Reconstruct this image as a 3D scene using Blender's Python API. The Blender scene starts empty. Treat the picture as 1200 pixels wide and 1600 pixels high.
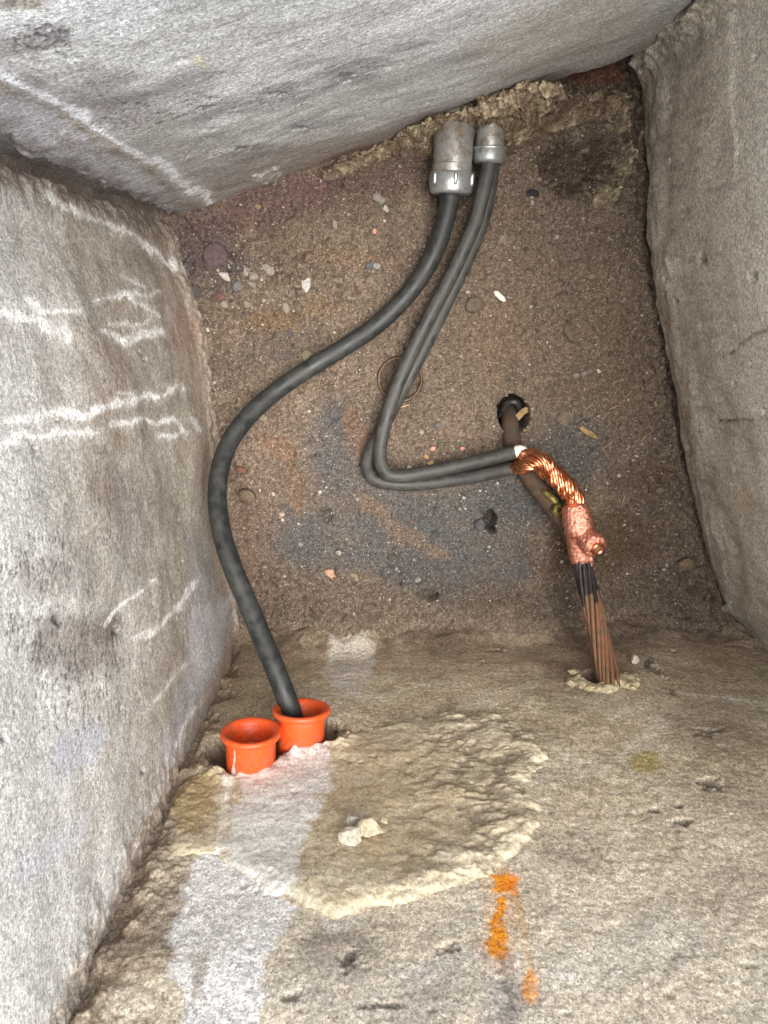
import bpy, math, random
import numpy as np

# ------------------------------------------------------------------ camera
F, TH, CAMZ = 1202.0, math.radians(15.0), 1.10      # focal length in photo pixels (1200 x 1600), tilt, height
scene = bpy.context.scene
cam_d = bpy.data.cameras.new('camera'); cam = bpy.data.objects.new('camera', cam_d)
scene.collection.objects.link(cam); scene.camera = cam
cam.location = (0, 0, CAMZ); cam.rotation_euler = (-TH, 0, 0)
cam_d.sensor_fit = 'VERTICAL'; cam_d.sensor_height = 36.0; cam_d.lens = 36.0 * F / 1600.0
cam_d.clip_start = 0.02; cam_d.clip_end = 500

# ------------------------------------------------------------------ light
SUN_EL, SUN_AZ = math.radians(77), math.radians(72)   # azimuth measured from +Y towards +X
world = bpy.data.worlds.new('World'); scene.world = world; world.use_nodes = True
wn, wl = world.node_tree.nodes, world.node_tree.links
sky = wn.new('ShaderNodeTexSky'); sky.sky_type = 'NISHITA'; sky.sun_disc = False
sky.sun_elevation = SUN_EL; sky.sun_rotation = SUN_AZ
sky.air_density = 1.0; sky.dust_density = 6.0; sky.ozone_density = 1.0
hsv = wn.new('ShaderNodeHueSaturation'); hsv.inputs['Saturation'].default_value = 0.42   # overcast: nearly white
wl.new(sky.outputs[0], hsv.inputs['Color'])
wl.new(hsv.outputs[0], wn['Background'].inputs['Color']); wn['Background'].inputs['Strength'].default_value = 0.15
sun_d = bpy.data.lights.new('sun', 'SUN'); sun_d.energy = 1.2; sun_d.angle = math.radians(40); sun_d.color = (1, .99, .965)
sun = bpy.data.objects.new('sun', sun_d); scene.collection.objects.link(sun)
sun.rotation_euler = (math.pi/2 - SUN_EL, 0, math.pi - SUN_AZ); sun.location = (1, 1, 4)
vs = scene.view_settings; vs.view_transform = 'Standard'; vs.look = 'None'; vs.gamma = 1; vs.use_curve_mapping = False
vs.exposure = 1.56
scene.cycles.max_bounces = 6; scene.cycles.diffuse_bounces = 4; scene.cycles.glossy_bounces = 3

# ------------------------------------------------------------------ helpers: pixels, noise
CO, SI = math.cos(TH), math.sin(TH)
def ray(x, y):
    dx, dy = (x-600)/F, (800-y)/F
    return np.array([dx, CO*dy - SI, -SI*dy - CO])
def at(x, y, z=0.0):
    """point at height z seen at photo pixel x, y"""
    r = ray(x, y); t = (z-CAMZ)/r[2]
    return np.array([r[0]*t, r[1]*t, z])
def project(P):
    X, Y, Z = P[..., 0], P[..., 1], P[..., 2]-CAMZ
    b = CO*Y - SI*Z; c = SI*Y + CO*Z
    return 600 - F*X/c, 800 + F*b/c
rng = np.random.default_rng(11); random.seed(5)
_a = rng.uniform(0, 2*np.pi, 1024); GX, GY = np.cos(_a), np.sin(_a)
def _h(ix, iy, s):
    h = (ix*374761393 + iy*668265263 + s*1442695041) & 0xffffffff
    h = ((h ^ (h >> 13))*1274126177) & 0xffffffff
    return (h ^ (h >> 16)) & 1023
def perlin(x, y, s=0):
    x0 = np.floor(x); y0 = np.floor(y); fx, fy = x-x0, y-y0
    ix, iy = x0.astype(np.int64), y0.astype(np.int64)
    u = fx*fx*fx*(fx*(fx*6-15)+10); v = fy*fy*fy*(fy*(fy*6-15)+10)
    def g(dx, dy):
        k = _h(ix+dx, iy+dy, s); return GX[k]*(fx-dx) + GY[k]*(fy-dy)
    a, b, c, d = g(0, 0), g(1, 0), g(0, 1), g(1, 1)
    return ((a+(b-a)*u) + ((c+(d-c)*u) - (a+(b-a)*u))*v)*1.5
def fbm(x, y, o=4, s=0, g=.5):
    r, a = 0, 1.0
    for i in range(o):
        r = r + a*perlin(x, y, s+i*17); x, y, a = x*2.03+3.1, y*2.03+1.7, a*g
    return r
def ridge(x, y, o=4, s=0, g=.5):
    r, a = 0, 1.0
    for i in range(o):
        r = r + a*(1-2*np.abs(perlin(x, y, s+i*17))); x, y, a = x*2.03+3.1, y*2.03+1.7, a*g
    return r
def ss(a, b, x):
    t = np.clip((x-a)/(b-a), 0, 1); return t*t*(3-2*t)
def lin(c):
    c = np.array(c, float)/255
    return np.where(c < .04045, c/12.92, ((c+.055)/1.055)**2.4)
def dist_line(X, Y, pts):
    D = np.full(X.shape, 1e9)
    for (ax, ay), (bx, by) in zip(pts[:-1], pts[1:]):
        vx, vy = bx-ax, by-ay
        t = np.clip(((X-ax)*vx + (Y-ay)*vy)/(vx*vx+vy*vy+1e-9), 0, 1)
        D = np.minimum(D, np.hypot(X-ax-t*vx, Y-ay-t*vy))
    return D
def sdist(X, Y, poly):
    """signed distance to a polygon, positive inside"""
    D = dist_line(X, Y, list(poly)+[poly[0]]); ins = np.zeros(X.shape, bool)
    for (ax, ay), (bx, by) in zip(poly, poly[1:]+poly[:1]):
        if ay == by: continue
        c = ((ay > Y) != (by > Y)) & (X < (bx-ax)*(Y-ay)/(by-ay)+ax); ins ^= c
    return np.where(ins, D, -D)
def blend(C, col, m):
    C += (lin(col)-C)*np.clip(m, 0, 1)[..., None]
def catmull(P, step):
    P = np.array(P, float); Q = np.vstack([2*P[0]-P[1], P, 2*P[-1]-P[-2]]); out = []
    for i in range(len(P)-1):
        p0, p1, p2, p3 = Q[i:i+4]; n = max(2, int(np.linalg.norm((p2-p1)[:3])/step))
        t = np.linspace(0, 1, n, endpoint=False)[:, None]
        out.append(.5*((2*p1)+(p2-p0)*t+(2*p0-5*p1+4*p2-p3)*t*t+(3*p1-p0-3*p2+p3)*t**3))
    return np.vstack(out+[P[-1:]])

# ------------------------------------------------------------------ helpers: meshes
COL = scene.collection
def mesh_np(name, V, quads=None, tris=None, col=None, mat=None, parent=None, smooth=True):
    V = np.asarray(V, np.float32).reshape(-1, 3)
    quads = np.zeros((0, 4), np.int32) if quads is None else np.asarray(quads, np.int32).reshape(-1, 4)
    tris = np.zeros((0, 3), np.int32) if tris is None else np.asarray(tris, np.int32).reshape(-1, 3)
    me = bpy.data.meshes.new(name)
    me.vertices.add(len(V)); me.vertices.foreach_set('co', V.ravel())
    loops = np.concatenate([quads.ravel(), tris.ravel()])
    me.loops.add(len(loops)); me.loops.foreach_set('vertex_index', loops)
    nq, nt = len(quads), len(tris)
    me.polygons.add(nq+nt)
    me.polygons.foreach_set('loop_start', np.concatenate([np.arange(nq)*4, nq*4+np.arange(nt)*3]).astype(np.int32))
    me.polygons.foreach_set('use_smooth', np.full(nq+nt, smooth))
    if col is not None:
        a = me.color_attributes.new('Col', 'FLOAT_COLOR', 'POINT')
        c = np.ones((len(V), 4), np.float32); c[:, :3] = np.asarray(col).reshape(-1, 3); a.data.foreach_set('color', c.ravel())
    me.update(calc_edges=True); me.validate()
    if mat: me.materials.append(mat)
    o = bpy.data.objects.new(name, me); COL.objects.link(o)
    if parent is not None: o.parent = parent
    return o
def grid_faces(nu, nv, keep=None):
    i = np.arange(nu*nv).reshape(nu, nv)
    q = np.stack([i[:-1, :-1], i[1:, :-1], i[1:, 1:], i[:-1, 1:]], -1)
    if keep is not None:
        k = keep[:-1, :-1] & keep[1:, :-1] & keep[1:, 1:] & keep[:-1, 1:]; return q[k]
    return q.reshape(-1, 4)
def compact(V, q, C):
    u, inv = np.unique(q, return_inverse=True)
    return V.reshape(-1, 3)[u], inv.reshape(-1, 4), C.reshape(-1, 3)[u]
BOXQ = np.array([[0,1,3,2],[4,6,7,5],[0,4,5,1],[2,3,7,6],[0,2,6,4],[1,5,7,3]])
def frames(P):
    T = np.gradient(P, axis=0); T /= np.linalg.norm(T, axis=1)[:, None]
    N = np.zeros_like(T); n = np.cross(T[0], [0, 0, 1.0])
    if np.linalg.norm(n) < 1e-3: n = np.cross(T[0], [0, 1.0, 0])
    for i in range(len(T)):
        n = n - T[i]*n.dot(T[i]); n /= np.linalg.norm(n); N[i] = n
    return T, N, np.cross(T, N)
def tube_np(P, R, sides=20, cap=True, off=0):
    P = np.asarray(P, float); R = np.broadcast_to(np.asarray(R, float), (len(P),))
    T, N, B = frames(P); a = np.linspace(0, 2*np.pi, sides, endpoint=False)
    V = P[:, None] + R[:, None, None]*(np.cos(a)[None, :, None]*N[:, None]+np.sin(a)[None, :, None]*B[:, None])
    n = len(P); i = np.arange(n*sides).reshape(n, sides); j = np.roll(i, -1, 1)
    q = np.stack([i[:-1], j[:-1], j[1:], i[1:]], -1).reshape(-1, 4); V = V.reshape(-1, 3); t = np.zeros((0, 3), int)
    if cap:
        c0, c1 = len(V), len(V)+1; V = np.vstack([V, P[0], P[-1]])
        t = np.vstack([np.stack([j[0], i[0], np.full(sides, c0)], -1), np.stack([i[-1], j[-1], np.full(sides, c1)], -1)])
    return V, q+off, t+off
def lathe_np(profile, org, axis, sides=40, closed=True):
    """profile of (radius, height) turned round an axis"""
    ax = np.array(axis, float); ax /= np.linalg.norm(ax)
    n = np.cross(ax, [0, 0, 1.0]); n /= np.linalg.norm(n); b = np.cross(ax, n)
    pr = np.array(profile, float); a = np.linspace(0, 2*np.pi, sides, endpoint=False)
    V = np.array(org)+pr[:, None, 1:2]*ax + pr[:, None, 0:1]*(np.cos(a)[None, :, None]*n+np.sin(a)[None, :, None]*b)
    m = len(pr); i = np.arange(m*sides).reshape(m, sides); j = np.roll(i, -1, 1)
    q = np.stack([i[:-1], j[:-1], j[1:], i[1:]], -1).reshape(-1, 4)
    if closed: q = np.vstack([q, np.stack([i[-1], j[-1], j[0], i[0]], -1)])
    return V.reshape(-1, 3), q
def empty(name, loc=(0, 0, 0)):
    o = bpy.data.objects.new(name, None); COL.objects.link(o); o.location = loc; o.empty_display_size = .02; return o
def tag(o, label=None, cat=None, group=None, kind=None):
    if label: o['label'] = label
    if cat: o['category'] = cat
    if group: o['group'] = group
    if kind: o['kind'] = kind
    return o
def local(V, root): return np.asarray(V)-np.array(root.location)

# ------------------------------------------------------------------ materials
def new_mat(name):
    m = bpy.data.materials.new(name); m.use_nodes = True
    return m, m.node_tree.nodes, m.node_tree.links, m.node_tree.nodes['Principled BSDF']
def N_(n, kind, **kw):
    o = n.new('ShaderNode'+kind)
    for k, v in kw.items():
        if k in o.inputs: o.inputs[k].default_value = v
        else: setattr(o, k, v)
    return o
def noise(n, l, co, scale, detail=3, rough=.6):
    t = N_(n, 'TexNoise', Scale=scale, Detail=detail, Roughness=rough); l.new(co, t.inputs['Vector']); return t
def maprange(n, l, src, a, b, c, d):
    t = N_(n, 'MapRange'); l.new(src, t.inputs[0])
    for k, v in zip((1, 2, 3, 4), (a, b, c, d)): t.inputs[k].default_value = v
    return t.outputs[0]
def math_(n, l, op, a, b):
    t = n.new('ShaderNodeMath'); t.operation = op
    for k, v in enumerate((a, b)):
        if isinstance(v, (int, float)): t.inputs[k].default_value = v
        else: l.new(v, t.inputs[k])
    return t.outputs[0]
def mixc(n, l, fac, a, b, mode='MIX'):
    t = n.new('ShaderNodeMix'); t.data_type = 'RGBA'; t.blend_type = mode
    for k, v in ((0, fac), (6, a), (7, b)):
        if isinstance(v, (int, float)): t.inputs[k].default_value = v
        elif isinstance(v, (tuple, list)): t.inputs[k].default_value = (*v, 1) if len(v) == 3 else v
        else: l.new(v, t.inputs[k])
    return t.outputs[2]
def grit(name, sc, contrast, bump, rough=.92, stretch=None, flecks=.5):
    """mineral surface: painted base from the mesh, sand grain, light and dark flecks, fine relief"""
    m, n, l, b = new_mat(name)
    co = n.new('ShaderNodeTexCoord').outputs['Object']
    if stretch:
        mp = N_(n, 'Mapping'); mp.inputs['Scale'].default_value = stretch; l.new(co, mp.inputs[0]); co2 = mp.outputs[0]
    else: co2 = co
    base = N_(n, 'Attribute', attribute_name='Col').outputs['Color']
    g1 = noise(n, l, co2, sc, 3, .7).outputs['Fac']; g2 = noise(n, l, co2, sc*.28, 3, .65).outputs['Fac']
    v1 = maprange(n, l, g1, .30, .70, 1-contrast*1.15, 1+contrast*1.15)
    v2 = maprange(n, l, g2, .30, .70, 1-contrast*.38, 1+contrast*.38)
    vo = N_(n, 'TexVoronoi', Scale=sc*.62); l.new(co, vo.inputs['Vector'])
    sep = n.new('ShaderNodeSeparateColor'); l.new(vo.outputs['Color'], sep.inputs[0])
    cell = maprange(n, l, sep.outputs[1], 0, 1, 1-contrast*.8, 1+contrast*.8)
    vv = math_(n, l, 'MULTIPLY', math_(n, l, 'MULTIPLY', v1, v2), cell)
    fl = math_(n, l, 'GREATER_THAN', sep.outputs[0], .93)
    near = math_(n, l, 'LESS_THAN', vo.outputs['Distance'], .34)
    fl = math_(n, l, 'MULTIPLY', fl, near)
    dk = math_(n, l, 'MULTIPLY', math_(n, l, 'LESS_THAN', sep.outputs[0], .06), near)
    c1 = mixc(n, l, 1.0, base, vv, 'MULTIPLY')
    c2 = mixc(n, l, math_(n, l, 'MULTIPLY', fl, flecks), c1, (.55, .53, .50))
    c3 = mixc(n, l, math_(n, l, 'MULTIPLY', dk, flecks*.8), c2, (.035, .03, .03))
    l.new(c3, b.inputs['Base Color']); b.inputs['Roughness'].default_value = rough
    b.inputs['Specular IOR Level'].default_value = .25
    hh = math_(n, l, 'ADD', math_(n, l, 'MULTIPLY', g1, .5), g2)
    hh = math_(n, l, 'ADD', hh, math_(n, l, 'MULTIPLY', fl, .15))
    bp = N_(n, 'Bump', Strength=bump, Distance=.0006); l.new(hh, bp.inputs['Height']); l.new(bp.outputs[0], b.inputs['Normal'])
    return m
M_WALL = grit('concrete', 780, .40, .7, flecks=.55)
M_PATCH = grit('mortar', 700, .26, .8, flecks=.3)
M_CRUMB = grit('crumbly_mortar', 480, .50, 1.0, flecks=.35)
M_DIRT = grit('dirt', 900, .52, 1.0, rough=.95, flecks=.6)
M_STONE = grit('stone', 900, .22, .5, rough=.8, flecks=.1)

def simple(name, base, rough, metal=0.0, c2=None, scale=200, lo=.42, hi=.62, bump=.2, bscale=None, rough2=None, spec=.5):
    m, n, l, b = new_mat(name)
    co = n.new('ShaderNodeTexCoord').outputs['Object']
    f = noise(n, l, co, scale, 5, .65).outputs['Fac']; fac = maprange(n, l, f, lo, hi, 0, 1)
    col = mixc(n, l, fac, tuple(lin(base)), tuple(lin(c2 if c2 else base)))
    fine = noise(n, l, co, (bscale or scale*4), 3, .7).outputs['Fac']
    col = mixc(n, l, 1.0, col, maprange(n, l, fine, .3, .7, .82, 1.18), 'MULTIPLY')
    l.new(col, b.inputs['Base Color']); b.inputs['Metallic'].default_value = metal
    b.inputs['Specular IOR Level'].default_value = spec
    l.new(maprange(n, l, fac, 0, 1, rough, rough2 if rough2 else rough), b.inputs['Roughness'])
    bp = N_(n, 'Bump', Strength=bump, Distance=.001); l.new(fine, bp.inputs['Height']); l.new(bp.outputs[0], b.inputs['Normal'])
    return m
def rubber(name, black, dust, lo, hi, sc=38):
    m, n, l, b = new_mat(name)
    co = n.new('ShaderNodeTexCoord').outputs['Object']
    nz = n.new('ShaderNodeSeparateXYZ')
    l.new(n.new('ShaderNodeNewGeometry').outputs['Normal'], nz.inputs[0])
    f1 = noise(n, l, co, sc, 5, .7).outputs['Fac']; f2 = noise(n, l, co, 900, 3, .7).outputs['Fac']
    a = math_(n, l, 'ADD', math_(n, l, 'MULTIPLY', nz.outputs[2], .10), f1)      # dust settles on what faces up
    a = math_(n, l, 'ADD', a, math_(n, l, 'MULTIPLY', math_(n, l, 'SUBTRACT', f2, .5), .18))
    fac = maprange(n, l, a, lo, hi, 0, 1)
    col = mixc(n, l, fac, tuple(lin(black)), tuple(lin(dust)))
    l.new(col, b.inputs['Base Color'])
    l.new(maprange(n, l, fac, 0, 1, .36, .85), b.inputs['Roughness']); b.inputs['Specular IOR Level'].default_value = .4
    bp = N_(n, 'Bump', Strength=.25, Distance=.0006); l.new(f2, bp.inputs['Height']); l.new(bp.outputs[0], b.inputs['Normal'])
    return m
M_CABLE = rubber('black_rubber', (31, 34, 35), (70, 69, 64), .44, .92, 70)
M_CABLE2 = rubber('grey_rubber', (40, 41, 41), (82, 79, 73), .40, .86, 80)
M_ORANGE = simple('orange_plastic', (222, 84, 34), .40, c2=(132, 90, 66), scale=70, lo=.50, hi=.72, bump=.15, rough2=.75)
M_GALV = simple('galvanised_steel', (150, 149, 145), .40, .45, c2=(118, 106, 90), scale=70, lo=.45, hi=.62, bump=.35, bscale=420, rough2=.75)
M_BUSH = simple('cast_bushing', (186, 189, 190), .28, .75, c2=(140, 138, 132), scale=120, lo=.5, hi=.7, bump=.2, bscale=500, rough2=.5)
M_COPPER = simple('bright_copper', (240, 168, 128), .26, 1.0, c2=(190, 104, 60), scale=120, lo=.48, hi=.66, bump=.15, rough2=.36)
M_WELD = simple('weld_copper', (236, 166, 142), .33, .9, c2=(150, 84, 58), scale=240, lo=.50, hi=.72, bump=1.0, bscale=700, rough2=.6)
M_OXID = simple('oxidised_copper', (142, 98, 72), .50, .35, c2=(112, 92, 72), scale=90, bump=.3, rough2=.75)
M_SOOT = simple('sooted_copper', (58, 52, 52), .5, .4, c2=(36, 34, 36), scale=90, bump=.3)
M_RUST = simple('rusty_steel', (84, 60, 44), .9, .05, c2=(66, 60, 50), scale=90, bump=.8, bscale=500, rough2=.9)
M_WHITE = simple('white_insulation', (226, 218, 200), .55, bump=.1)
M_DRIP = simple('mortar_drip', (188, 176, 160), .9, c2=(150, 130, 112), scale=300, bump=.5)
M_BRASS = simple('green_brass', (150, 140, 78), .38, .6, c2=(90, 66, 34), scale=150, rough2=.6)
M_PINK = simple('pink_copper_dust', (204, 146, 128), .6, c2=(170, 110, 90), scale=400)
M_BLACK = simple('black_plastic', (32, 31, 31), .45, c2=(60, 56, 50), scale=90, bump=.3)
M_CLAY = simple('clay_pipe', (132, 110, 90), .9, c2=(104, 86, 70), scale=120, bump=.5)
M_WOOD = simple('wood_chip', (158, 132, 92), .85, c2=(116, 92, 62), scale=220, bump=.5)
M_FLAKE = simple('bark_flake', (104, 88, 70), .9, c2=(78, 66, 54), scale=260, bump=.6)
M_STRAW = simple('straw', (176, 150, 108), .8, c2=(140, 112, 76), scale=90)
M_ROOT = simple('root_fibre', (116, 74, 58), .85, c2=(86, 58, 48), scale=90)
M_SOIL = simple('soil', (110, 96, 78), .97, c2=(84, 74, 60), scale=9, bump=.6, bscale=120)

# ------------------------------------------------------------------ setting: pit corners
ZT = 0.86                                   # top of the pit, level of the ground outside
TL, TR, BR, BL = np.array([-.288, .114]), np.array([.328, .303]), np.array([.531, -.463]), np.array([-.223, -.493])

def wall_grid(A, B, du, z0=-.08, z1=ZT, bow=()):
    """vertical wall from A to B; returns grid of positions, inward normal, u, z and photo pixels"""
    L = np.linalg.norm(B-A); nu, nv = int((L+.1)/du)+1, int((z1-z0)/du)+1
    u = np.linspace(-.05, L+.05, nu); z = np.linspace(z0, z1, nv); U, Z = np.meshgrid(u, z, indexing='ij')
    d = (B-A)/L; n = np.array([d[1], -d[0]])
    if n.dot(np.array([.08, -.13])-(A+B)/2) < 0: n = -n
    b = np.interp(u, [p[0]*L for p in bow], [p[1] for p in bow])[:, None] if bow else 0
    P = np.stack([A[0]+d[0]*U+n[0]*b, A[1]+d[1]*U+n[1]*b, Z], -1)
    px, py = project(P)
    return P, np.array([n[0], n[1], 0]), U, Z, px, py, d
def pits(Hf, U, Z, du, k, rmin, rmax, dep, seed, where=None, C=None, col=(70, 64, 58)):
    """bug holes left by air in the concrete"""
    r_ = np.random.default_rng(seed)
    idx = None if where is None else np.argwhere(where)
    for _ in range(k):
        i, j = (r_.integers(0, Hf.shape[0]), r_.integers(0, Hf.shape[1])) if idx is None else idx[r_.integers(0, len(idx))]; r = rmin+(rmax-rmin)*r_.random()**3
        w = int(r/du*1.6)+1; a, b, c, d = max(0, i-w), i+w+1, max(0, j-w), j+w+1
        dx = (U[a:b, c:d]-U[i, j])/r; dz = (Z[a:b, c:d]-Z[i, j])/r*(.7+.6*r_.random()); q = np.hypot(dx, dz)
        m = np.clip(1-q*q, 0, 1); Hf[a:b, c:d] -= dep*min(1, r/.005)*m
        if C is not None: C[a:b, c:d] += (lin(col)-C[a:b, c:d])*(m*.8)[..., None]
def finish_wall(name, P, n, Hf, C, d, parent=None, mat=None, thick=.12):
    V = P + n*Hf[..., None]; nu, nv = Hf.shape
    q = grid_faces(nu, nv)
    c = P[[0, 0, -1, -1], [0, -1, 0, -1]]; back = [x - n*(.045) for x in c]+[x - n*thick for x in c]
    o = nu*nv
    V = np.vstack([V.reshape(-1, 3), np.array(back)]); q = np.vstack([q, BOXQ+o])
    Cc = np.vstack([C.reshape(-1, 3), np.tile(lin((150, 142, 130)), (8, 1))])
    return mesh_np(name, V, q, col=Cc, mat=mat or M_WALL)
def streak(C, Hf, px, py, U, Z, pts, w, col, k=1.0, rough=.45, raise_=.0002, seed=3):
    b = 6*w+10; xs = [p[0] for p in pts]; ys = [p[1] for p in pts]
    s = (px > min(xs)-b) & (px < max(xs)+b) & (py > min(ys)-b) & (py < max(ys)+b)
    if not s.any(): return
    uu, zz = U[s], Z[s]
    wob = fbm(uu*50, zz*40, 4, seed)*w*rough*.7
    dd = dist_line(px[s]+fbm(uu*20, zz*14, 4, seed+5)*w*rough*1.3, py[s]+fbm(uu*20, zz*14, 4, seed+9)*w*rough*1.3, pts)
    wv = w*np.clip(.95+.65*fbm(uu*11, zz*9, 3, seed+2), .25, 1.5)
    m = ss(wv*.60, wv*.30, dd+wob+.22*w*fbm(uu*150, zz*150, 3, seed+3))*np.clip(k*(.98+.5*fbm(uu*60, zz*60, 4, seed+1, .7)), 0, 1)
    m = np.maximum(m, .22*k*ss(w*1.5, w*.3, dd+1.6*wob))
    c = C[s]; c += (lin(col)-c)*np.clip(m, 0, 1)[:, None]; C[s] = c; Hf[s] += m*raise_
def region(C, px, py, U, Z, poly, col, k=1.0, soft=6, amp=8, seed=2, fr=40):
    sd = sdist(px, py, poly) + amp*fbm(U*fr, Z*fr, 4, seed)
    m = ss(-soft, soft, sd)*k; blend(C, col, m); return m
def blob(C, px, py, U, Z, x, y, rx, ry, col, k=.8, ang=0, amp=.35, seed=4, fr=30):
    c, s = math.cos(math.radians(ang)), math.sin(math.radians(ang)); X, Y = px-x, py-y
    q = np.hypot((X*c+Y*s)/rx, (-X*s+Y*c)/ry) + amp*fbm(U*fr, Z*fr, 3, seed)
    m = ss(1.15, .45, q)*k; blend(C, col, m); return m
def mottle(C, U, Z, light, dark, seed, fl=10, kl=.55):
    a = fbm(U*fl, Z*fl, 5, seed, .6); b = fbm(U*fl*4, Z*fl*4, 4, seed+50, .6); e = fbm(U*160, Z*160, 3, seed+90, .6)
    blend(C, light, ss(.0, .7, a*.7+b*.5+e*.6)*kl); blend(C, dark, ss(.05, .8, -a*.6-b*.5+e*.7)*kl)

# ------------------------------------------------------------------ left wall
DU = .0018
P, n, U, Z, px, py, d = wall_grid(TL, BL, DU, bow=[(0, .002), (.09, .001), (.19, .012), (.30, .019), (.50, .014), (.79, .004), (1, .0)])
Hf = .004*fbm(U*6, Z*6, 3, 1)+.00030*fbm(U*60, Z*60, 3, 2)+.00016*fbm(U*220, Z*220, 2, 3)
C = np.tile(lin((152, 145, 133)), U.shape+(1,)); mottle(C, U, Z, (180, 175, 165), (120, 112, 102), 21, 10, .65)
hi = ss(.30, .66, Z+.09*fbm(U*9, Z*9, 4, 8)+.05*fbm(U*40, Z*40, 3, 18)); blend(C, (204, 206, 205), hi*.6)          # paler grey further up
blend(C, (150, 132, 116), ss(.22, .02, Z+.05*fbm(U*12, Z*12, 3, 9))*.55)                     # soil stain near the floor, doubling as painted light falloff
blob(C, px, py, U, Z, 170, 640, 45, 210, (150, 136, 122), .55, 5); blob(C, px, py, U, Z, 190, 790, 40, 90, (126, 116, 112), .6, -18, seed=9)
blob(C, px, py, U, Z, 110, 1010, 75, 60, (120, 112, 106), .75, 20, seed=19); blob(C, px, py, U, Z, 165, 985, 40, 30, (110, 100, 94), .7, 0, seed=29)
blob(C, px, py, U, Z, 60, 900, 60, 40, (128, 118, 110), .5, 0, seed=33); blob(C, px, py, U, Z, 270, 1100, 60, 80, (150, 140, 128), .5, 30, seed=39)
blob(C, px, py, U, Z, 120, 1170, 70, 35, (170, 172, 184), .6, -30, seed=49); blob(C, px, py, U, Z, 80, 1330, 90, 25, (176, 178, 188), .5, -35, seed=59)
blob(C, px, py, U, Z, 285, 520, 25, 45, (146, 116, 104), .6, -10, seed=69)
blob(C, px, py, U, Z, 318, 930, 26, 120, (142, 142, 146), .55, -8, seed=79)  # blue-grey shadow of the thick cable, painted on the wall
region(C, px, py, U, Z, [(300, 950), (360, 930), (350, 1060), (310, 1180), (255, 1250), (250, 1150), (290, 1050)], (170, 170, 174), .6, 14, 14)
region(C, px, py, U, Z, [(20, 205), (130, 270), (240, 350), (275, 420), (250, 420), (170, 345), (60, 290), (0, 290), (0, 220)], (142, 130, 118), .6, 8, 6)
WL = (232, 230, 226)
for pts, w, k in [
    ([(60, 285), (100, 320), (150, 345), (200, 362), (235, 390), (270, 418)], 13, .85),
    ([(0, 492), (43, 496), (74, 506), (101, 531)], 17, .85), ([(39, 469), (60, 490), (116, 485)], 13, .8),
    ([(143, 473), (174, 465), (194, 457), (217, 473), (248, 496)], 10, .7), ([(198, 457), (232, 463), (248, 454)], 9, .6), ([(190, 430), (225, 450)], 6, .6),
    ([(155, 519), (201, 529), (232, 521), (256, 519)], 13, .7), ([(170, 505), (205, 512), (230, 500)], 9, .45),
    ([(0, 663), (50, 650), (93, 646), (132, 645), (167, 636), (209, 626), (248, 616), (279, 607)], 16, .95),
    ([(0, 692), (39, 675), (70, 682), (108, 678), (151, 678)], 15, .9),
    ([(174, 661), (201, 663), (229, 651), (252, 663), (271, 655), (291, 675), (260, 682)], 11, .75), ([(300, 655), (310, 670)], 10, .5), ([(180, 616), (208, 614)], 4, .6),
    ([(163, 977), (200, 940), (240, 907)], 7, .7), ([(232, 990), (260, 965), (287, 942), (302, 911)], 12, .6), ([(205, 1000), (232, 985)], 14, .35),
    ([(225, 1110), (270, 1060), (292, 1040)], 10, .5), ([(275, 1160), (300, 1120), (322, 1090)], 10, .5)]:
    streak(C, Hf, px, py, U, Z, pts, w*.85, WL, min(1, k*1.1), seed=int(pts[0][0]+pts[0][1]))
pits(Hf, U, Z, DU, 160, .0012, .0045, .003, 5)
for x, y, rx, ry, k in [(110, 1010, 85, 70, 260), (40, 880, 60, 50, 90), (190, 800, 40, 90, 70), (180, 560, 40, 130, 80), (120, 1100, 90, 40, 110)]:
    pits(Hf, U, Z, DU, k, .001, .0032, .0022, int(x+y), np.hypot((px-x)/rx, (py-y)/ry)+.5*fbm(U*30, Z*30, 3, 6) < 1, C, (92, 84, 78))
for x, y, r in [(92, 967, 9), (182, 985, 8), (228, 560, 4), (225, 1205, 5), (3, 1150, 8), (300, 410, 4), (60, 700, 4)]:
    m = ss(1.1, .4, np.hypot((px-x)/r, (py-y)/r)+.4*fbm(U*120, Z*120, 2, 7)); Hf -= .006*m; blend(C, (96, 88, 82), m*.7)
# ragged foot and crevice towards the neighbouring walls
Hf -= .010*ss(.030, .004, U+.010*fbm(Z*40, U*40, 3, 12)); Hf -= .012*ss(.012, .004, U+.006*fbm(Z*40, U*40, 3, 12))*ss(.12, .2, Z)
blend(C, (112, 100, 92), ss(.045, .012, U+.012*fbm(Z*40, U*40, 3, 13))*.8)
Lw = U.max()-.05; e = Lw-U+.014*fbm(Z*26, U*26, 4, 14)
Hf -= .005*ss(.02, .0, e)*ss(.2, .4, Z); Hf += .0025*fbm(U*60, Z*60, 4, 15)*ss(.06, .01, e)*ss(.25, .4, Z)
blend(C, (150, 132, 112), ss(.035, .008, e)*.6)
Hf += (.005+.003*fbm(Z*60, U*60, 3, 16))*ss(.05, .02, Z+.012*fbm(U*22, U*0+3.3, 4, 17))     # concrete lip where the wall meets the dirt
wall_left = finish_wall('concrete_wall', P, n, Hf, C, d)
tag(wall_left, 'pale concrete wall with white wavy mineral lines, beside the thick black cable', 'wall', 'concrete walls of the pit')

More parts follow.
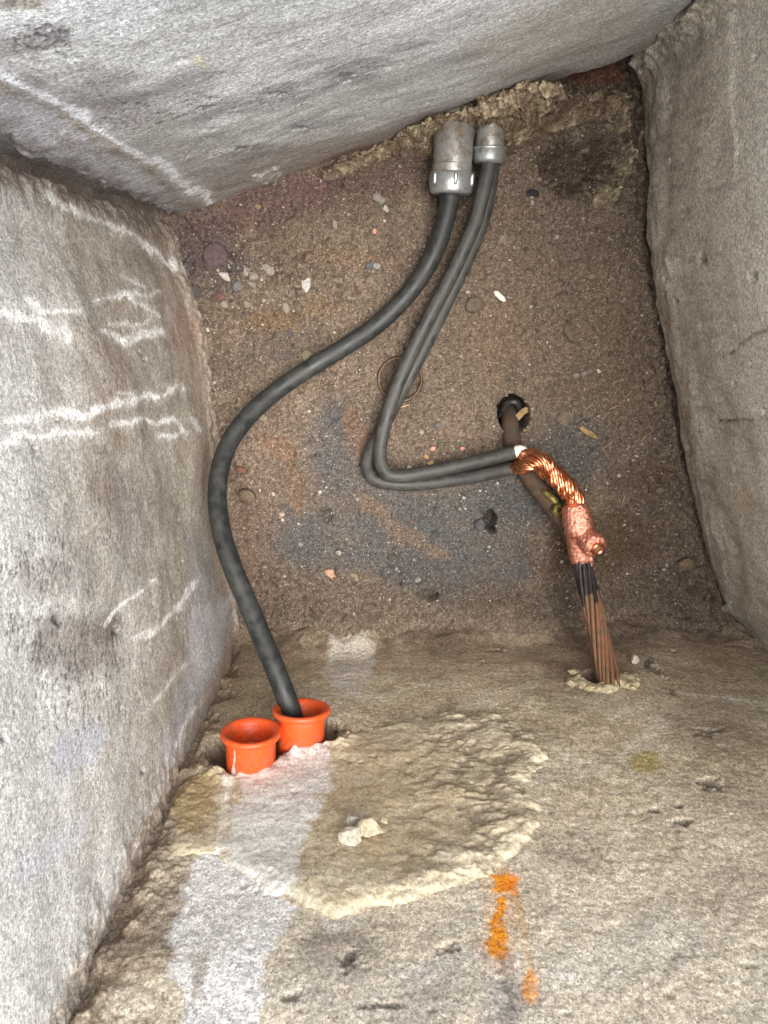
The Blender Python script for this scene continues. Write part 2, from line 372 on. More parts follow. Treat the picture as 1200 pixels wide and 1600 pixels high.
# ------------------------------------------------------------------ far wall (top of the picture)
P, n, U, Z, px, py, d = wall_grid(TL, TR, DU)
Hf = .004*fbm(U*6, Z*6, 3, 101)+.0003*fbm(U*25, Z*60, 4, 102)+.00018*fbm(U*120, Z*200, 3, 103)
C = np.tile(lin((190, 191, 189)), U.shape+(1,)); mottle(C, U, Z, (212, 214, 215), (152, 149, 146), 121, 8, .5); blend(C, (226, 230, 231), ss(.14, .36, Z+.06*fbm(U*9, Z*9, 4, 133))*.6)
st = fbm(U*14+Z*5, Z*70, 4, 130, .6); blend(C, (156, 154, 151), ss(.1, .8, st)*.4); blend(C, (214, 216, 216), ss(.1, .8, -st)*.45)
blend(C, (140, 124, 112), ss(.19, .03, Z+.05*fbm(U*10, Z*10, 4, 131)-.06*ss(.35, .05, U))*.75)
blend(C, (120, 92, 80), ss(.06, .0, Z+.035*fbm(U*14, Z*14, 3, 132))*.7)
for x, y, rx, ry, k in [(200, 170, 70, 35, .5), (440, 150, 90, 22, .5), (540, 110, 80, 18, .45), (390, 240, 70, 14, .6), (300, 130, 60, 25, .35), (60, 60, 60, 18, .6), (330, 175, 45, 15, .5), (560, 130, 60, 10, .5), (730, 90, 80, 12, .4), (480, 200, 90, 12, .45), (640, 70, 50, 8, .4)]:
    blob(C, px, py, U, Z, x, y, rx, ry, (126, 122, 124), k, -10, seed=int(x), fr=24, amp=.5)
blob(C, px, py, U, Z, 35, 10, 45, 14, (140, 126, 108), .7, 0, seed=7)
blob(C, px, py, U, Z, 880, 50, 160, 60, (190, 180, 162), .5, -15, seed=8)
blob(C, px, py, U, Z, 130, 200, 300, 120, (156, 153, 151), .8, 18, seed=70)
region(C, px, py, U, Z, [(0, 145), (80, 175), (140, 215), (230, 275), (290, 332), (240, 340), (150, 290), (60, 255), (0, 235)], (184, 186, 194), .6, 8, 7)
streak(C, Hf, px, py, U, Z, [(0, 130), (90, 175), (150, 215), (230, 255), (275, 300)], 16, (142, 132, 122), .8, seed=60)
streak(C, Hf, px, py, U, Z, [(90, 205), (150, 245), (180, 260)], 12, (142, 134, 128), .6, seed=61)
streak(C, Hf, px, py, U, Z, [(0, 112), (50, 137), (100, 160), (150, 198), (200, 230), (250, 250), (288, 288), (325, 303), (332, 325), (355, 333)], 14, (228, 231, 236), 1.1, seed=62)
streak(C, Hf, px, py, U, Z, [(400, 275), (425, 270), (430, 290)], 14, (170, 164, 154), .7, seed=63, raise_=.004)
streak(C, Hf, px, py, U, Z, [(310, 90), (320, 102)], 12, (232, 226, 200), .8, rough=.2, seed=64)
pits(Hf, U, Z, DU, 160, .0012, .0045, .003, 105)
for x, y, rx, ry, k in [(200, 175, 60, 25, 90), (440, 150, 80, 16, 90), (560, 115, 70, 14, 80), (60, 60, 60, 22, 90), (380, 240, 60, 12, 70), (330, 165, 50, 18, 70)]:
    pits(Hf, U, Z, DU, k, .001, .003, .002, int(x+y), np.hypot((px-x)/rx, (py-y)/ry)+.5*fbm(U*30, Z*30, 3, 6) < 1, C, (104, 100, 100))
for x, y, rx, ry in [(430, 147, 26, 4), (540, 125, 18, 8), (320, 168, 14, 5), (335, 200, 8, 3), (380, 232, 20, 4), (470, 205, 25, 3)]:
    m = ss(1.2, .3, np.hypot((px-x)/rx, (py-y)/ry)+.7*fbm(U*80, Z*140, 3, int(x))); Hf -= .002*m; blend(C, (118, 113, 112), m*.6)
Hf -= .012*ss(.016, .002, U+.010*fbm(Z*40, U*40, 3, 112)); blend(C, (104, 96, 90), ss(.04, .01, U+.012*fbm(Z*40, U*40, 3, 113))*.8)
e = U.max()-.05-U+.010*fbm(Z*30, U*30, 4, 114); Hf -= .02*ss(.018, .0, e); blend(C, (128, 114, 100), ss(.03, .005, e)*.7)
# the wall stops short of the floor at its right end: earth shows under its ragged edge
cut = ss(.012, -.006, Z - .035*ss(.40, .62, U) - .02 + .010*fbm(U*45, U*0+1.1, 4, 115))*ss(.30, .45, U)
Hf -= .05*cut; blend(C, (112, 78, 60), cut*.95)
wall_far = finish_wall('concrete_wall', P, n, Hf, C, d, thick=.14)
tag(wall_far, 'grey concrete wall across the top, with two metal conduits sticking out of its foot', 'wall', 'concrete walls of the pit')

# ------------------------------------------------------------------ right wall
P, n, U, Z, px, py, d = wall_grid(TR, BR, .0020, bow=[(0, 0), (.10, .006), (.31, .030), (.51, .027), (.66, .026), (.78, .022), (.91, .016), (1, 0)])
Hf = .004*fbm(U*6, Z*6, 3, 201)+.0004*fbm(U*90, Z*35, 4, 202)+.0002*fbm(U*200, Z*200, 2, 203)
C = np.tile(lin((196, 189, 174)), U.shape+(1,)); mottle(C, U, Z, (212, 206, 194), (156, 145, 131), 221)
st = fbm(U*90, Z*14, 4, 230, .6); blend(C, (182, 174, 160), ss(.1, .8, st)*.5); blend(C, (124, 112, 100), ss(.1, .8, -st)*.4)
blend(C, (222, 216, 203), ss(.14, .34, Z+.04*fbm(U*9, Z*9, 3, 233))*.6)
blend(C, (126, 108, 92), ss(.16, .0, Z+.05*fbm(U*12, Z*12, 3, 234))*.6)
cre = ss(1138, 1146, px+fbm(U*30, Z*30, 3, 235)*5-10*ss(150, 280, py))*ss(300, 240, py)     # shallow rebate by the far corner
Hf -= .002*cre
blob(C, px, py, U, Z, 1165, 780, 30, 18, (190, 180, 160), .8, 30, seed=210); blob(C, px, py, U, Z, 1070, 60, 40, 60, (134, 126, 116), .5, 0, seed=211)
for x, y, r in [(1098, 408, 10), (1096, 400, 6), (1150, 600, 5), (1120, 655, 4), (1060, 470, 4), (1180, 430, 9)]:
    m = ss(1.1, .4, np.hypot((px-x)/(r*.7), (py-y)/r)+.5*fbm(U*120, Z*120, 2, 7)); Hf -= .008*m; blend(C, (88, 78, 70), m*.8)
streak(C, Hf, px, py, U, Z, [(1120, 657), (1200, 655)], 5, (110, 100, 88), .7, seed=212, raise_=-.002)
streak(C, Hf, px, py, U, Z, [(1150, 800), (1165, 880), (1170, 930)], 5, (180, 170, 152), .6, seed=213)
streak(C, Hf, px, py, U, Z, [(1060, 505), (1105, 495)], 4, (180, 170, 152), .6, seed=214)
streak(C, Hf, px, py, U, Z, [(1140, 550), (1175, 525), (1200, 515)], 6, (120, 108, 96), .6, seed=215, raise_=-.002)
pits(Hf, U, Z, .002, 260, .0012, .006, .004, 205)
Hf += (.006+.003*fbm(Z*30, U*20, 3, 216))*ss(.10, .05, Z+.03*fbm(U*10, U*0+3.3, 4, 217))
Hf -= .035*ss(.02, .0, Z+.010*fbm(U*9, U*0+8.8, 4, 218))
e = U+.010*fbm(Z*30, U*30, 4, 219); Hf += .010*ss(.035, .0, e)*(1+fbm(U*60, Z*60, 4, 220)); blend(C, (176, 168, 150), ss(.03, .0, e)*.7)
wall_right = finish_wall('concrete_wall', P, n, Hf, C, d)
tag(wall_right, 'brownish concrete wall on the right, with no pipes or cables in it', 'wall', 'concrete walls of the pit')

# ------------------------------------------------------------------ near wall (bottom of the picture)
DN = .0014
P, n, U, Z, px, py, d = wall_grid(BL, BR, DN)
NX = lambda u: BL[0]+d[0]*u
Hf = .0035*fbm(U*6, Z*6, 4, 301)+.0003*fbm(U*45, Z*45, 4, 302)+.0003*fbm(U*150, Z*150, 4, 303, .65)
roughz = ss(.25, .5, Z); Hf += roughz*.0004*ridge(U*38, Z*38, 3, 304)
C = np.tile(lin((190, 176, 149)), U.shape+(1,)); mottle(C, U, Z, (216, 209, 190), (152, 137, 114), 321, 9, .6)
ee = fbm(U*110, Z*110, 4, 322, .65); blend(C, (224, 216, 200), ss(.15, .75, ee)*.5*ss(.2, .45, Z)); blend(C, (132, 121, 106), ss(.2, .8, -ee)*.45)
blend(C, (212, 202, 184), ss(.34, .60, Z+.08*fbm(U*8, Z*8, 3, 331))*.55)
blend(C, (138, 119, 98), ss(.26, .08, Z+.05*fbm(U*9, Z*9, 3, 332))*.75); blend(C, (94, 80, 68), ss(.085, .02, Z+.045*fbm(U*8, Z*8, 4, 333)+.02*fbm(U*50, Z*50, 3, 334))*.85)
Hf += .022*ss(.085, .0, Z+.03*fbm(U*9, U*0+2.2, 4, 335))*(1+.25*fbm(U*40, Z*40, 4, 336))
blob(C, px, py, U, Z, 600, 1560, 220, 60, (160, 152, 144), .5, 0, seed=340); blob(C, px, py, U, Z, 520, 1480, 90, 60, (132, 122, 114), .55, 0, seed=341)
blob(C, px, py, U, Z, 210, 1480, 60, 90, (140, 122, 102), .6, 30, seed=342); blob(C, px, py, U, Z, 270, 1430, 50, 70, (140, 130, 116), .55, 20, seed=343)
blob(C, px, py, U, Z, 1110, 1120, 90, 60, (140, 126, 112), .5, 0, seed=344); blob(C, px, py, U, Z, 900, 1330, 60, 40, (150, 138, 124), .45, 0, seed=345)
blob(C, px, py, U, Z, 1005, 1190, 34, 24, (172, 156, 92), .75, 0, seed=346, amp=.2)
blob(C, px, py, U, Z, 900, 1050, 60, 35, (118, 98, 80), .6, 0, seed=347)  # ground cable's shadow beside its hole, painted as a darker blob
blob(C, px, py, U, Z, 1000, 1480, 150, 60, (200, 192, 180), .5, -20, seed=348); blob(C, px, py, U, Z, 800, 1560, 60, 60, (160, 156, 150), .5, 0, seed=349)
WH = (222, 220, 218)
region(C, px, py, U, Z, [(520, 1005), (588, 1005), (582, 1050), (550, 1105), (525, 1080), (505, 1050)], (190, 182, 170), .8, 5, 9, 351)
region(C, px, py, U, Z, [(310, 1330), (480, 1300), (455, 1400), (425, 1500), (385, 1610), (280, 1610), (300, 1550), (258, 1535), (268, 1460)], WH, .85, 8, 20, 352)
region(C, px, py, U, Z, [(300, 1500), (325, 1490), (318, 1540), (300, 1570)], (160, 150, 138), .7, 4, 5, 353)
streak(C, Hf, px, py, U, Z, [(500, 1420), (530, 1440), (560, 1430)], 20, (206, 200, 190), .5, seed=354)
streak(C, Hf, px, py, U, Z, [(640, 1520), (740, 1500), (900, 1520)], 30, (206, 202, 194), .4, seed=355)
streak(C, Hf, px, py, U, Z, [(1045, 1080), (1120, 1085), (1200, 1098)], 4, (206, 198, 184), .8, rough=.4, seed=356)
streak(C, Hf, px, py, U, Z, [(1010, 1035), (1030, 1050), (1050, 1085)], 10, (112, 98, 84), .8, seed=357, raise_=-.004)
streak(C, Hf, px, py, U, Z, [(1020, 1038), (1040, 1060)], 8, (176, 164, 144), .6, seed=358, raise_=.005)
streak(C, Hf, px, py, U, Z, [(1010, 1540), (1060, 1490), (1130, 1450), (1170, 1430)], 8, (150, 140, 130), .4, rough=1.4, seed=359, raise_=-.001)
streak(C, Hf, px, py, U, Z, [(780, 1372), (783, 1410), (780, 1450), (785, 1492)], 25, (236, 150, 40), 1.15, rough=.35, seed=360, raise_=.0003)
streak(C, Hf, px, py, U, Z, [(800, 1384), (805, 1396)], 14, (240, 140, 40), .9, seed=361)
streak(C, Hf, px, py, U, Z, [(808, 1400), (818, 1470), (825, 1510)], 12, (214, 168, 110), .45, seed=362)
streak(C, Hf, px, py, U, Z, [(826, 1515), (834, 1552)], 17, (228, 156, 78), .7, seed=363)
streak(C, Hf, px, py, U, Z, [(787, 1500), (795, 1560), (800, 1600)], 14, (128, 120, 114), .5, seed=364)
pits(Hf, U, Z, DN, 420, .0012, .005, .004, 305)
for x, y, rx, ry, dp in [(1110, 1222, 20, 10, .012), (1068, 1285, 12, 6, .012), (1062, 1258, 8, 4, .006), (1020, 1265, 8, 4, .005), (545, 1500, 18, 14, .008), (548, 1490, 8, 6, .008), (702, 1482, 13, 9, .007), (772, 1018, 9, 5, .008), (1110, 1140, 26, 6, .005), (600, 1570, 30, 6, .004), (455, 1560, 16, 8, .005)]:
    m = ss(1.2, .3, np.hypot((px-x)/rx, (py-y)/ry)+.9*fbm(U*70, Z*70, 4, int(x), .6)); Hf -= .6*dp*m; blend(C, (96, 89, 83), m*.6)
# ledge of spalled lumps up the left corner
e = U+.016*fbm(Z*24, U*24, 4, 370)
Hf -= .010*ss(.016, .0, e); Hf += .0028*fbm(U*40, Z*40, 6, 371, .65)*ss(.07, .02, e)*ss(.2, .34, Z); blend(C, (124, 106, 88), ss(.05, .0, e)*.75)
e = U.max()-.05-U; Hf += .015*ss(.10, .0, e)*(1+.6*fbm(U*40, Z*40, 4, 372))*ss(.16, .02, Z)
# broken-out recess round the two orange sleeves, hole of the ground cable
S1, S2 = at(392, 1141, .345), at(471, 1106, .302)
def on_near(c): return (c[0]-BL[0])/d[0]
rec = np.minimum(np.hypot(U-on_near(S1), Z-S1[2]+.005)-.036, np.hypot(U-on_near(S2)-.006, Z-S2[2]+.002)-.042)
rec = np.minimum(rec, np.hypot((U-on_near(S1)+.005)*.8, Z-S1[2]+.03)-.04)
rec = rec+.005*fbm(U*45, Z*45, 4, 373)+.03*ss(-.002, .018, Z-np.interp(U, [on_near(S1), on_near(S1)+.03, on_near(S2), on_near(S2)+.03], [S1[2]+.012, S1[2], S2[2]+.012, S2[2]+.014]))
mrec = ss(.006, -.006, rec); Hf -= .040*mrec; blend(C, (98, 78, 62), mrec*.85)
def near_at(x, y):
    """point of the near wall's plane seen at photo pixel"""
    r = ray(x, y); n2 = n[:2]; t = n2.dot(BL)/n2.dot(r[:2]); return np.array([r[0]*t, r[1]*t, CAMZ+r[2]*t])
G0 = near_at(934, 1060)
g = np.hypot((U-on_near(G0)), (Z-G0[2]))+.004*fbm(U*80, Z*80, 3, 374)
mg = ss(.028, .020, g); Hf -= .04*mg; blend(C, (96, 58, 42), mg*.9)
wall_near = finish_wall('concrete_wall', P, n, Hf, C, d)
tag(wall_near, 'rough tan concrete wall at the bottom, with the mortar patch and an orange paint mark', 'wall', 'concrete walls of the pit')
HN = Hf.copy()

# mortar patch smeared on the near wall
poly = [(300, 1182), (340, 1197), (365, 1200), (400, 1182), (440, 1160), (505, 1152), (528, 1138), (560, 1130), (610, 1128), (650, 1118), (700, 1104), (760, 1108), (800, 1118), (835, 1140), (862, 1165), (858, 1205),
        (830, 1235), (856, 1275), (845, 1310), (800, 1340), (780, 1370), (740, 1385), (690, 1400), (640, 1425), (590, 1420), (540, 1425), (480, 1420), (450, 1410), (410, 1395), (370, 1372), (335, 1345), (300, 1340), (270, 1352), (243, 1368), (255, 1320), (272, 1250)]
sd = sdist(px, py, poly) + 16*fbm(U*14, Z*14, 5, 401, .55) + 2*fbm(U*110, Z*110, 3, 402)
e1 = ss(-5, 20, sd)*.45+ss(-4, 8, sd+6*fbm(U*25, Z*25, 3, 429))*.55
prd = np.clip(.35+ss(430, 700, px+50*fbm(U*9, Z*9, 2, 410))*.65+.4*ss(1330, 1390, py), 0, 1)
thk = -.006 + (.0072+.0026*prd)*e1 + .0030*prd*ss(5, 40, sd)*ss(90, 30, sd)
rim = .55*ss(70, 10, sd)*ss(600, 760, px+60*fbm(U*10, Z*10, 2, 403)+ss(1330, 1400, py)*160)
thk += e1*(.0016*fbm(U*14, Z*14, 4, 404) + .0004*fbm(U*90+Z*20, Z*90, 4, 405))
crk = ss(.55, 1.1, ridge(U*16, Z*22, 4, 406, .6)*.7)*ss(560, 760, px); thk -= e1*.0022*crk
thk += e1*rim*(.0034*fbm(U*32, Z*32, 6, 407, .65)+.0010*fbm(U*120, Z*120, 3, 408))
thk += .010*ss(40, 0, dist_line(px, py, [(340, 1197), (400, 1182), (440, 1160), (505, 1152), (530, 1140)]))*e1*(1+.8*fbm(U*60, Z*60, 3, 409))
keep = (sd > -7) & (rec > -.004)
PC = np.tile(lin((190, 177, 149)), U.shape+(1,)); mottle(PC, U, Z, (208, 199, 176), (162, 146, 118), 421, 12, .6)
pe = fbm(U*90, Z*90, 4, 427, .7); blend(PC, (216, 207, 184), ss(.2, .8, pe)*.5); blend(PC, (136, 120, 98), ss(.25, .9, -pe)*.45)
blob(PC, px, py, U, Z, 620, 1270, 150, 90, (176, 158, 126), .6, 0, seed=422); blob(PC, px, py, U, Z, 600, 1170, 70, 40, (168, 149, 120), .5, 0, seed=423)
blob(PC, px, py, U, Z, 310, 1260, 50, 60, (158, 138, 98), .8, 0, seed=424)
blend(PC, (220, 209, 180), ss(55, 8, sd)*ss(520, 640, px)*.75); blend(PC, (202, 190, 160), ss(34, 8, sd)*ss(470, 400, px)*ss(1290, 1330, py)*.45)
region(PC, px, py, U, Z, [(385, 1205), (450, 1175), (515, 1160), (520, 1230), (500, 1240), (488, 1300), (465, 1340), (455, 1420), (400, 1410), (350, 1370), (355, 1300), (372, 1240)], (216, 214, 209), .85, 7, 16, 425)
for pts, w in [([(368, 1205), (352, 1260), (342, 1330), (340, 1350)], 15), ([(395, 1235), (380, 1280), (372, 1320)], 9)]:
    streak(PC, thk, px, py, U, Z, pts, w, (212, 208, 196), .8, seed=int(pts[0][0]))
region(PC, px, py, U, Z, [(395, 1185), (440, 1163), (470, 1166), (450, 1190), (400, 1212)], (168, 160, 152), .8, 5, 6, 426)
blend(PC, (120, 106, 90), crk*.5)
blend(PC, (126, 112, 94), ss(9, 1, sd+4*fbm(U*60, Z*60, 3, 428))*.75)  # shadow line painted along the edge, toning down the lit rim
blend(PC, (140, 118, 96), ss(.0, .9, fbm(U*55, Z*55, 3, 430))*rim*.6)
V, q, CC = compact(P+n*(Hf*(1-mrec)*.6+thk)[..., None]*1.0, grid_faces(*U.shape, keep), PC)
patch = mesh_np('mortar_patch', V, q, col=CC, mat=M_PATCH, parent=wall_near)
tag(patch, 'cream mortar patch with ragged edges and a whitish drip band')

g2 = np.hypot((U-on_near(G0)-.004)*.78, (Z-G0[2]-.004))+.008*fbm(U*35, Z*35, 4, 380)+.0012*fbm(U*160, Z*160, 3, 381)
up_ = ss(-.016, .004, Z-G0[2]+.006*fbm(U*40, Z*40, 2, 382))
t2 = -.003+.0085*ss(.043, .029, g2)*up_*(.9+.35*fbm(U*60, Z*60, 4, 383))
RC = np.tile(lin((184, 172, 138)), U.shape+(1,)); mottle(RC, U, Z, (206, 196, 164), (150, 132, 104), 384, 40, .7)
V, q, CC = compact(P+n*(HN+.04*mg+t2)[..., None], grid_faces(*U.shape, (g2 < .046) & (np.hypot(U-on_near(G0), Z-G0[2]) > .0215) & (up_ > .05)), RC)
tag(mesh_np('mortar_rim', V, q, col=CC, mat=M_PATCH, parent=wall_near), 'crumbly cream mortar rim round the ground cable hole')

# ------------------------------------------------------------------ dirt floor
DF = .0015
x = np.arange(-.36, .62, DF); y = np.arange(-.56, .40, DF); X, Y = np.meshgrid(x, y, indexing='ij')
def edge_d(A, B):
    L = np.linalg.norm(B-A); dd = (B-A)/L; nn = np.array([dd[1], -dd[0]])
    if nn.dot(np.array([.08, -.13])-A) < 0: nn = -nn
    return (X-A[0])*nn[0]+(Y-A[1])*nn[1]
dn_, df_, dl_, dr_ = edge_d(BL, BR), edge_d(TL, TR), edge_d(TL, BL), edge_d(TR, BR)
fpx, fpy = project(np.stack([X, Y, 0*X], -1))
FZ = .006*fbm(X*9, Y*9, 4, 501)+.0022*fbm(X*45, Y*45, 4, 502)+.0012*fbm(X*150, Y*150, 3, 503)
sandy = np.clip(ss(80, 25, dist_line(fpx, fpy, [(530, 680), (560, 780), (650, 820), (750, 810), (850, 740), (900, 700)]))+ss(70, 25, dist_line(fpx, fpy, [(450, 840), (560, 850), (700, 895), (790, 880)])), 0, 1)
sandy = np.clip(sandy*(.85+.35*fbm(X*12, Y*12, 4, 504)), 0, 1)
FZ += (1-sandy)*(.0022*ridge(X*55, Y*55, 4, 505)+.0016*fbm(X*110, Y*110, 3, 515))
FZ += .040*ss(.075, -.01, dn_+.022*fbm(X*10, Y*10, 4, 506))                         # soil banked against the near wall
FZ += .020*ss(.10, .0, np.hypot(X-.52, Y+.42)-.05)*(1+.5*fbm(X*50, Y*50, 3, 507))
FZ += .012*ss(.05, .0, df_)*ss(.05, -.08, X) + .006*fbm(X*30, Y*30, 3, 508)*ss(950, 1050, fpx)
FZ -= .010*ss(.030, .0, dr_-.012)*ss(-.25, -.15, Y)
FZ -= .020*ss(1.2, .3, np.hypot((fpx-700)/26, (fpy-300)/40)) + .022*ss(1.2, .3, np.hypot((fpx-895)/50, (fpy-265)/40)+.3*fbm(X*40, Y*40, 3, 509))
FZ += .016*ss(140, 60, np.hypot(fpx-1010, fpy-240))*(.6+.8*fbm(X*40, Y*40, 4, 510))
def clump(k, rmin, rmax, box, seed):
    r_ = np.random.default_rng(seed)
    for _ in range(k):
        a, b = r_.uniform(box[0], box[2]), r_.uniform(box[1], box[3]); c = at(a, b); r = rmin+(rmax-rmin)*r_.random()**2.5
        i, j = int((c[0]-x[0])/DF), int((c[1]-y[0])/DF); w = int(r/DF*1.3)+1
        if i < w or j < w or i > len(x)-w-2 or j > len(y)-w-2: continue
        s = np.s_[i-w:i+w+1, j-w:j+w+1]; th = r_.uniform(0, 3.14); ex = r_.uniform(.6, 1)
        dx, dy = X[s]-x[i], Y[s]-y[j]; q = np.hypot((dx*math.cos(th)+dy*math.sin(th))/r, (-dx*math.sin(th)+dy*math.cos(th))/(r*ex))
        FZ[s] += r*.55*np.sqrt(np.clip(1-q*q, 0, 1))
clump(3800, .001, .0065, (280, 250, 1060, 960), 1); clump(260, .002, .009, (280, 300, 480, 520), 2); clump(220, .002, .009, (790, 150, 1000, 400), 3)
clump(200, .002, .008, (380, 880, 700, 960), 4); clump(180, .002, .009, (900, 850, 1120, 960), 5)
# holes
def hole(cx, cy, rx, ry, depth, amp=.12, seed=1, rimh=.002):
    q = np.hypot((fpx-cx)/rx, (fpy-cy)/ry)+amp*fbm(X*60, Y*60, 3, seed)
    m = ss(1.06, .86, q); rr = ss(1.5, 1.05, q)*(1-m); return m, rr
FC = np.tile(lin((116, 99, 83)), X.shape+(1,)); mottle(FC, X, Y, (132, 113, 94), (92, 78, 66), 521, 14, .6)
FU = (FC, fpx, fpy, X, Y)
blob(*FU, 310, 390, 95, 75, (88, 76, 74), .8, 0, seed=1); blob(*FU, 430, 320, 170, 45, (104, 80, 72), .75, -18, seed=2); blob(*FU, 600, 270, 130, 40, (96, 76, 66), .7, -20, seed=3)
blob(*FU, 550, 405, 85, 20, (132, 108, 84), .6, 5, seed=4); blob(*FU, 500, 480, 40, 18, (128, 104, 78), .6, 0, seed=5); blob(*FU, 420, 505, 50, 25, (124, 98, 70), .6, 0, seed=6)
blob(*FU, 400, 560, 110, 40, (92, 80, 72), .55, -20, seed=7); blob(*FU, 830, 380, 120, 120, (118, 100, 84), .6, 0, seed=8)
blob(*FU, 960, 560, 90, 190, (118, 100, 80), .6, 0, seed=9); blob(*FU, 780, 520, 70, 90, (126, 104, 84), .6, 0, seed=10)
blend(FC, (86, 83, 80), sandy*.9)
blob(*FU, 810, 780, 60, 45, (78, 76, 75), .6, 0, seed=11); blob(*FU, 660, 840, 120, 40, (87, 85, 83), .5, 15, seed=12)
blend(FC, (124, 101, 80), ss(20, 6, dist_line(fpx, fpy, [(570, 785), (620, 830), (690, 865)])+9*fbm(X*40, Y*40, 4, 541))*.55)
blob(*FU, 440, 700, 40, 20, (128, 96, 72), .6, 30, seed=13); blob(*FU, 460, 760, 14, 60, (124, 96, 72), .6, -10, seed=14); blob(*FU, 560, 680, 22, 60, (124, 92, 70), .6, -15, seed=15)
blob(*FU, 930, 850, 110, 60, (90, 70, 50), .8, -10, seed=16); blob(*FU, 1010, 750, 60, 40, (92, 72, 54), .6, 0, seed=17)
blob(*FU, 500, 930, 140, 40, (108, 92, 78), .6, 0, seed=18); blob(*FU, 400, 830, 50, 120, (118, 96, 82), .6, 0, seed=19); blob(*FU, 820, 930, 160, 30, (100, 86, 70), .6, 0, seed=20)
blob(*FU, 790, 200, 70, 50, (96, 78, 60), .7, 0, seed=21); blob(*FU, 900, 260, 70, 60, (74, 60, 48), .8, 0, seed=22)
blend(FC, (152, 136, 108), ss(.2, .9, fbm(X*70, Y*70, 3, 545))*ss(160, 70, np.hypot(fpx-1000, fpy-230))*.8)
blob(*FU, 930, 115, 90, 22, (120, 80, 60), .9, -8, seed=23)
blend(FC, (130, 114, 96), ss(.05, .0, dn_+.02*fbm(X*20, Y*20, 3, 546))*.8)
for cx, cy, rx, ry, dp, amp, sd_ in [(802, 646, 25, 29, .055, .10, 1), (765, 815, 12, 18, .030, .3, 2), (665, 928, 18, 8, .014, .3, 3), (625, 592, 36, 36, .010, .02, 4), (510, 808, 9, 12, .006, .3, 5)]:
    m, rr = hole(cx, cy, rx, ry, dp, amp, sd_)
    FZ += rr*.0015; FZ -= m*(dp+.3*FZ)
    if cx == 625: blend(FC, (94, 76, 62), m*.7)
    elif dp > .02: blend(FC, (60, 52, 46), m*.9)
    else: blend(FC, (62, 54, 48), m*.5)
FC *= np.array([.70, .73, .76])
FC *= (1+.30*np.clip(fbm(X*200, Y*200, 3, 550, .7), -1, 1.6))[..., None]
floor = mesh_np('dirt_floor', np.stack([X, Y, FZ], -1), grid_faces(*X.shape), col=FC, mat=M_DIRT)
tag(floor, kind='structure')
def fz(a, b):
    i = int(np.clip((a-x[0])/DF, 0, len(x)-1)); j = int(np.clip((b-y[0])/DF, 0, len(y)-1)); return float(FZ[i, j])
def on_dirt(px_, py_, lift=0.0):
    z = 0.0
    for _ in range(4):
        c = at(px_, py_, z); z = fz(c[0], c[1])
    return np.array([c[0], c[1], z+lift])

# ground outside the pit, a sheet with a hole for the opening
def ring_ground():
    inner = np.array([TL, TR, BR, BL]); cen = inner.mean(0); V, nseg = [], []
    inn = [c+(c-cen)/np.linalg.norm(c-cen)*.004 for c in inner]
    mid = [c+(c-cen)/np.linalg.norm(c-cen)*.30 for c in inner]
    out = [np.array([-60, 60]), np.array([60, 60]), np.array([60, -60]), np.array([-60, -60])]
    for rr, zz in ((inn, ZT+.004), (mid, ZT+.006), (out, ZT+.006)): V += [[p[0], p[1], zz] for p in rr]
    V += [[p[0], p[1], ZT-.05] for p in inn]
    q = [[k*4+i, k*4+(i+1) % 4, (k+1)*4+(i+1) % 4, (k+1)*4+i] for k in range(2) for i in range(4)]
    return np.array(V, float), q
gv, gq = ring_ground()
tag(mesh_np('ground', gv[:12], gq, mat=M_SOIL, smooth=False), kind='structure')

# crusty mortar round the conduits, at the foot of the far wall
def crust(poly, zfun, name, parent, col, light, dark, seed, label, mat=M_CRUMB, amp=.008):
    c3 = [at(a, b, .03) for a, b in poly]; pxy = [(c[0], c[1]) for c in c3]
    xs = [c[0] for c in pxy]; ys = [c[1] for c in pxy]; dd = .0013
    gx = np.arange(min(xs)-.02, max(xs)+.02, dd); gy = np.arange(min(ys)-.02, max(ys)+.02, dd); A, B = np.meshgrid(gx, gy, indexing='ij')
    s = sdist(A, B, pxy)+.005*fbm(A*55, B*55, 4, seed)+.002*fbm(A*200, B*200, 3, seed+1)
    ii = np.clip(((A-x[0])/DF).astype(int), 0, len(x)-1); jj = np.clip(((B-y[0])/DF).astype(int), 0, len(y)-1); f0 = FZ[ii, jj]
    e = ss(-.004, .026, s); h = zfun(A, B, s)
    zz = f0-.008+e*(h+.008)+e*(amp*fbm(A*42, B*42, 5, seed+2, .62)+.25*amp*ridge(A*110, B*110, 3, seed+3)+.0016*fbm(A*260, B*260, 2, seed+4))
    k = s > -.006
    C = np.tile(lin(col), A.shape+(1,)); mottle(C, A, B, light, dark, seed+5, 30, .8)
    blend(C, dark, ss(.0, .8, -fbm(A*42, B*42, 4, seed+2))*.5)
    dx_ = e*.006*fbm(A*70+zz*50, B*70, 3, seed+8); dy_ = e*.006*fbm(A*70, B*70+zz*50, 3, seed+9)
    V, q, CC = compact(np.stack([A+dx_, B+dy_, zz], -1), grid_faces(*A.shape, k), C)
    o = mesh_np(name, V, q, col=CC, mat=mat, parent=parent); tag(o, label); return o
fn = np.array([(TR-TL)[1], -(TR-TL)[0]]); fn /= np.linalg.norm(fn)
def wdist(A, B): return (A-TL[0])*fn[0]+(B-TL[1])*fn[1]           # metres out from the far wall
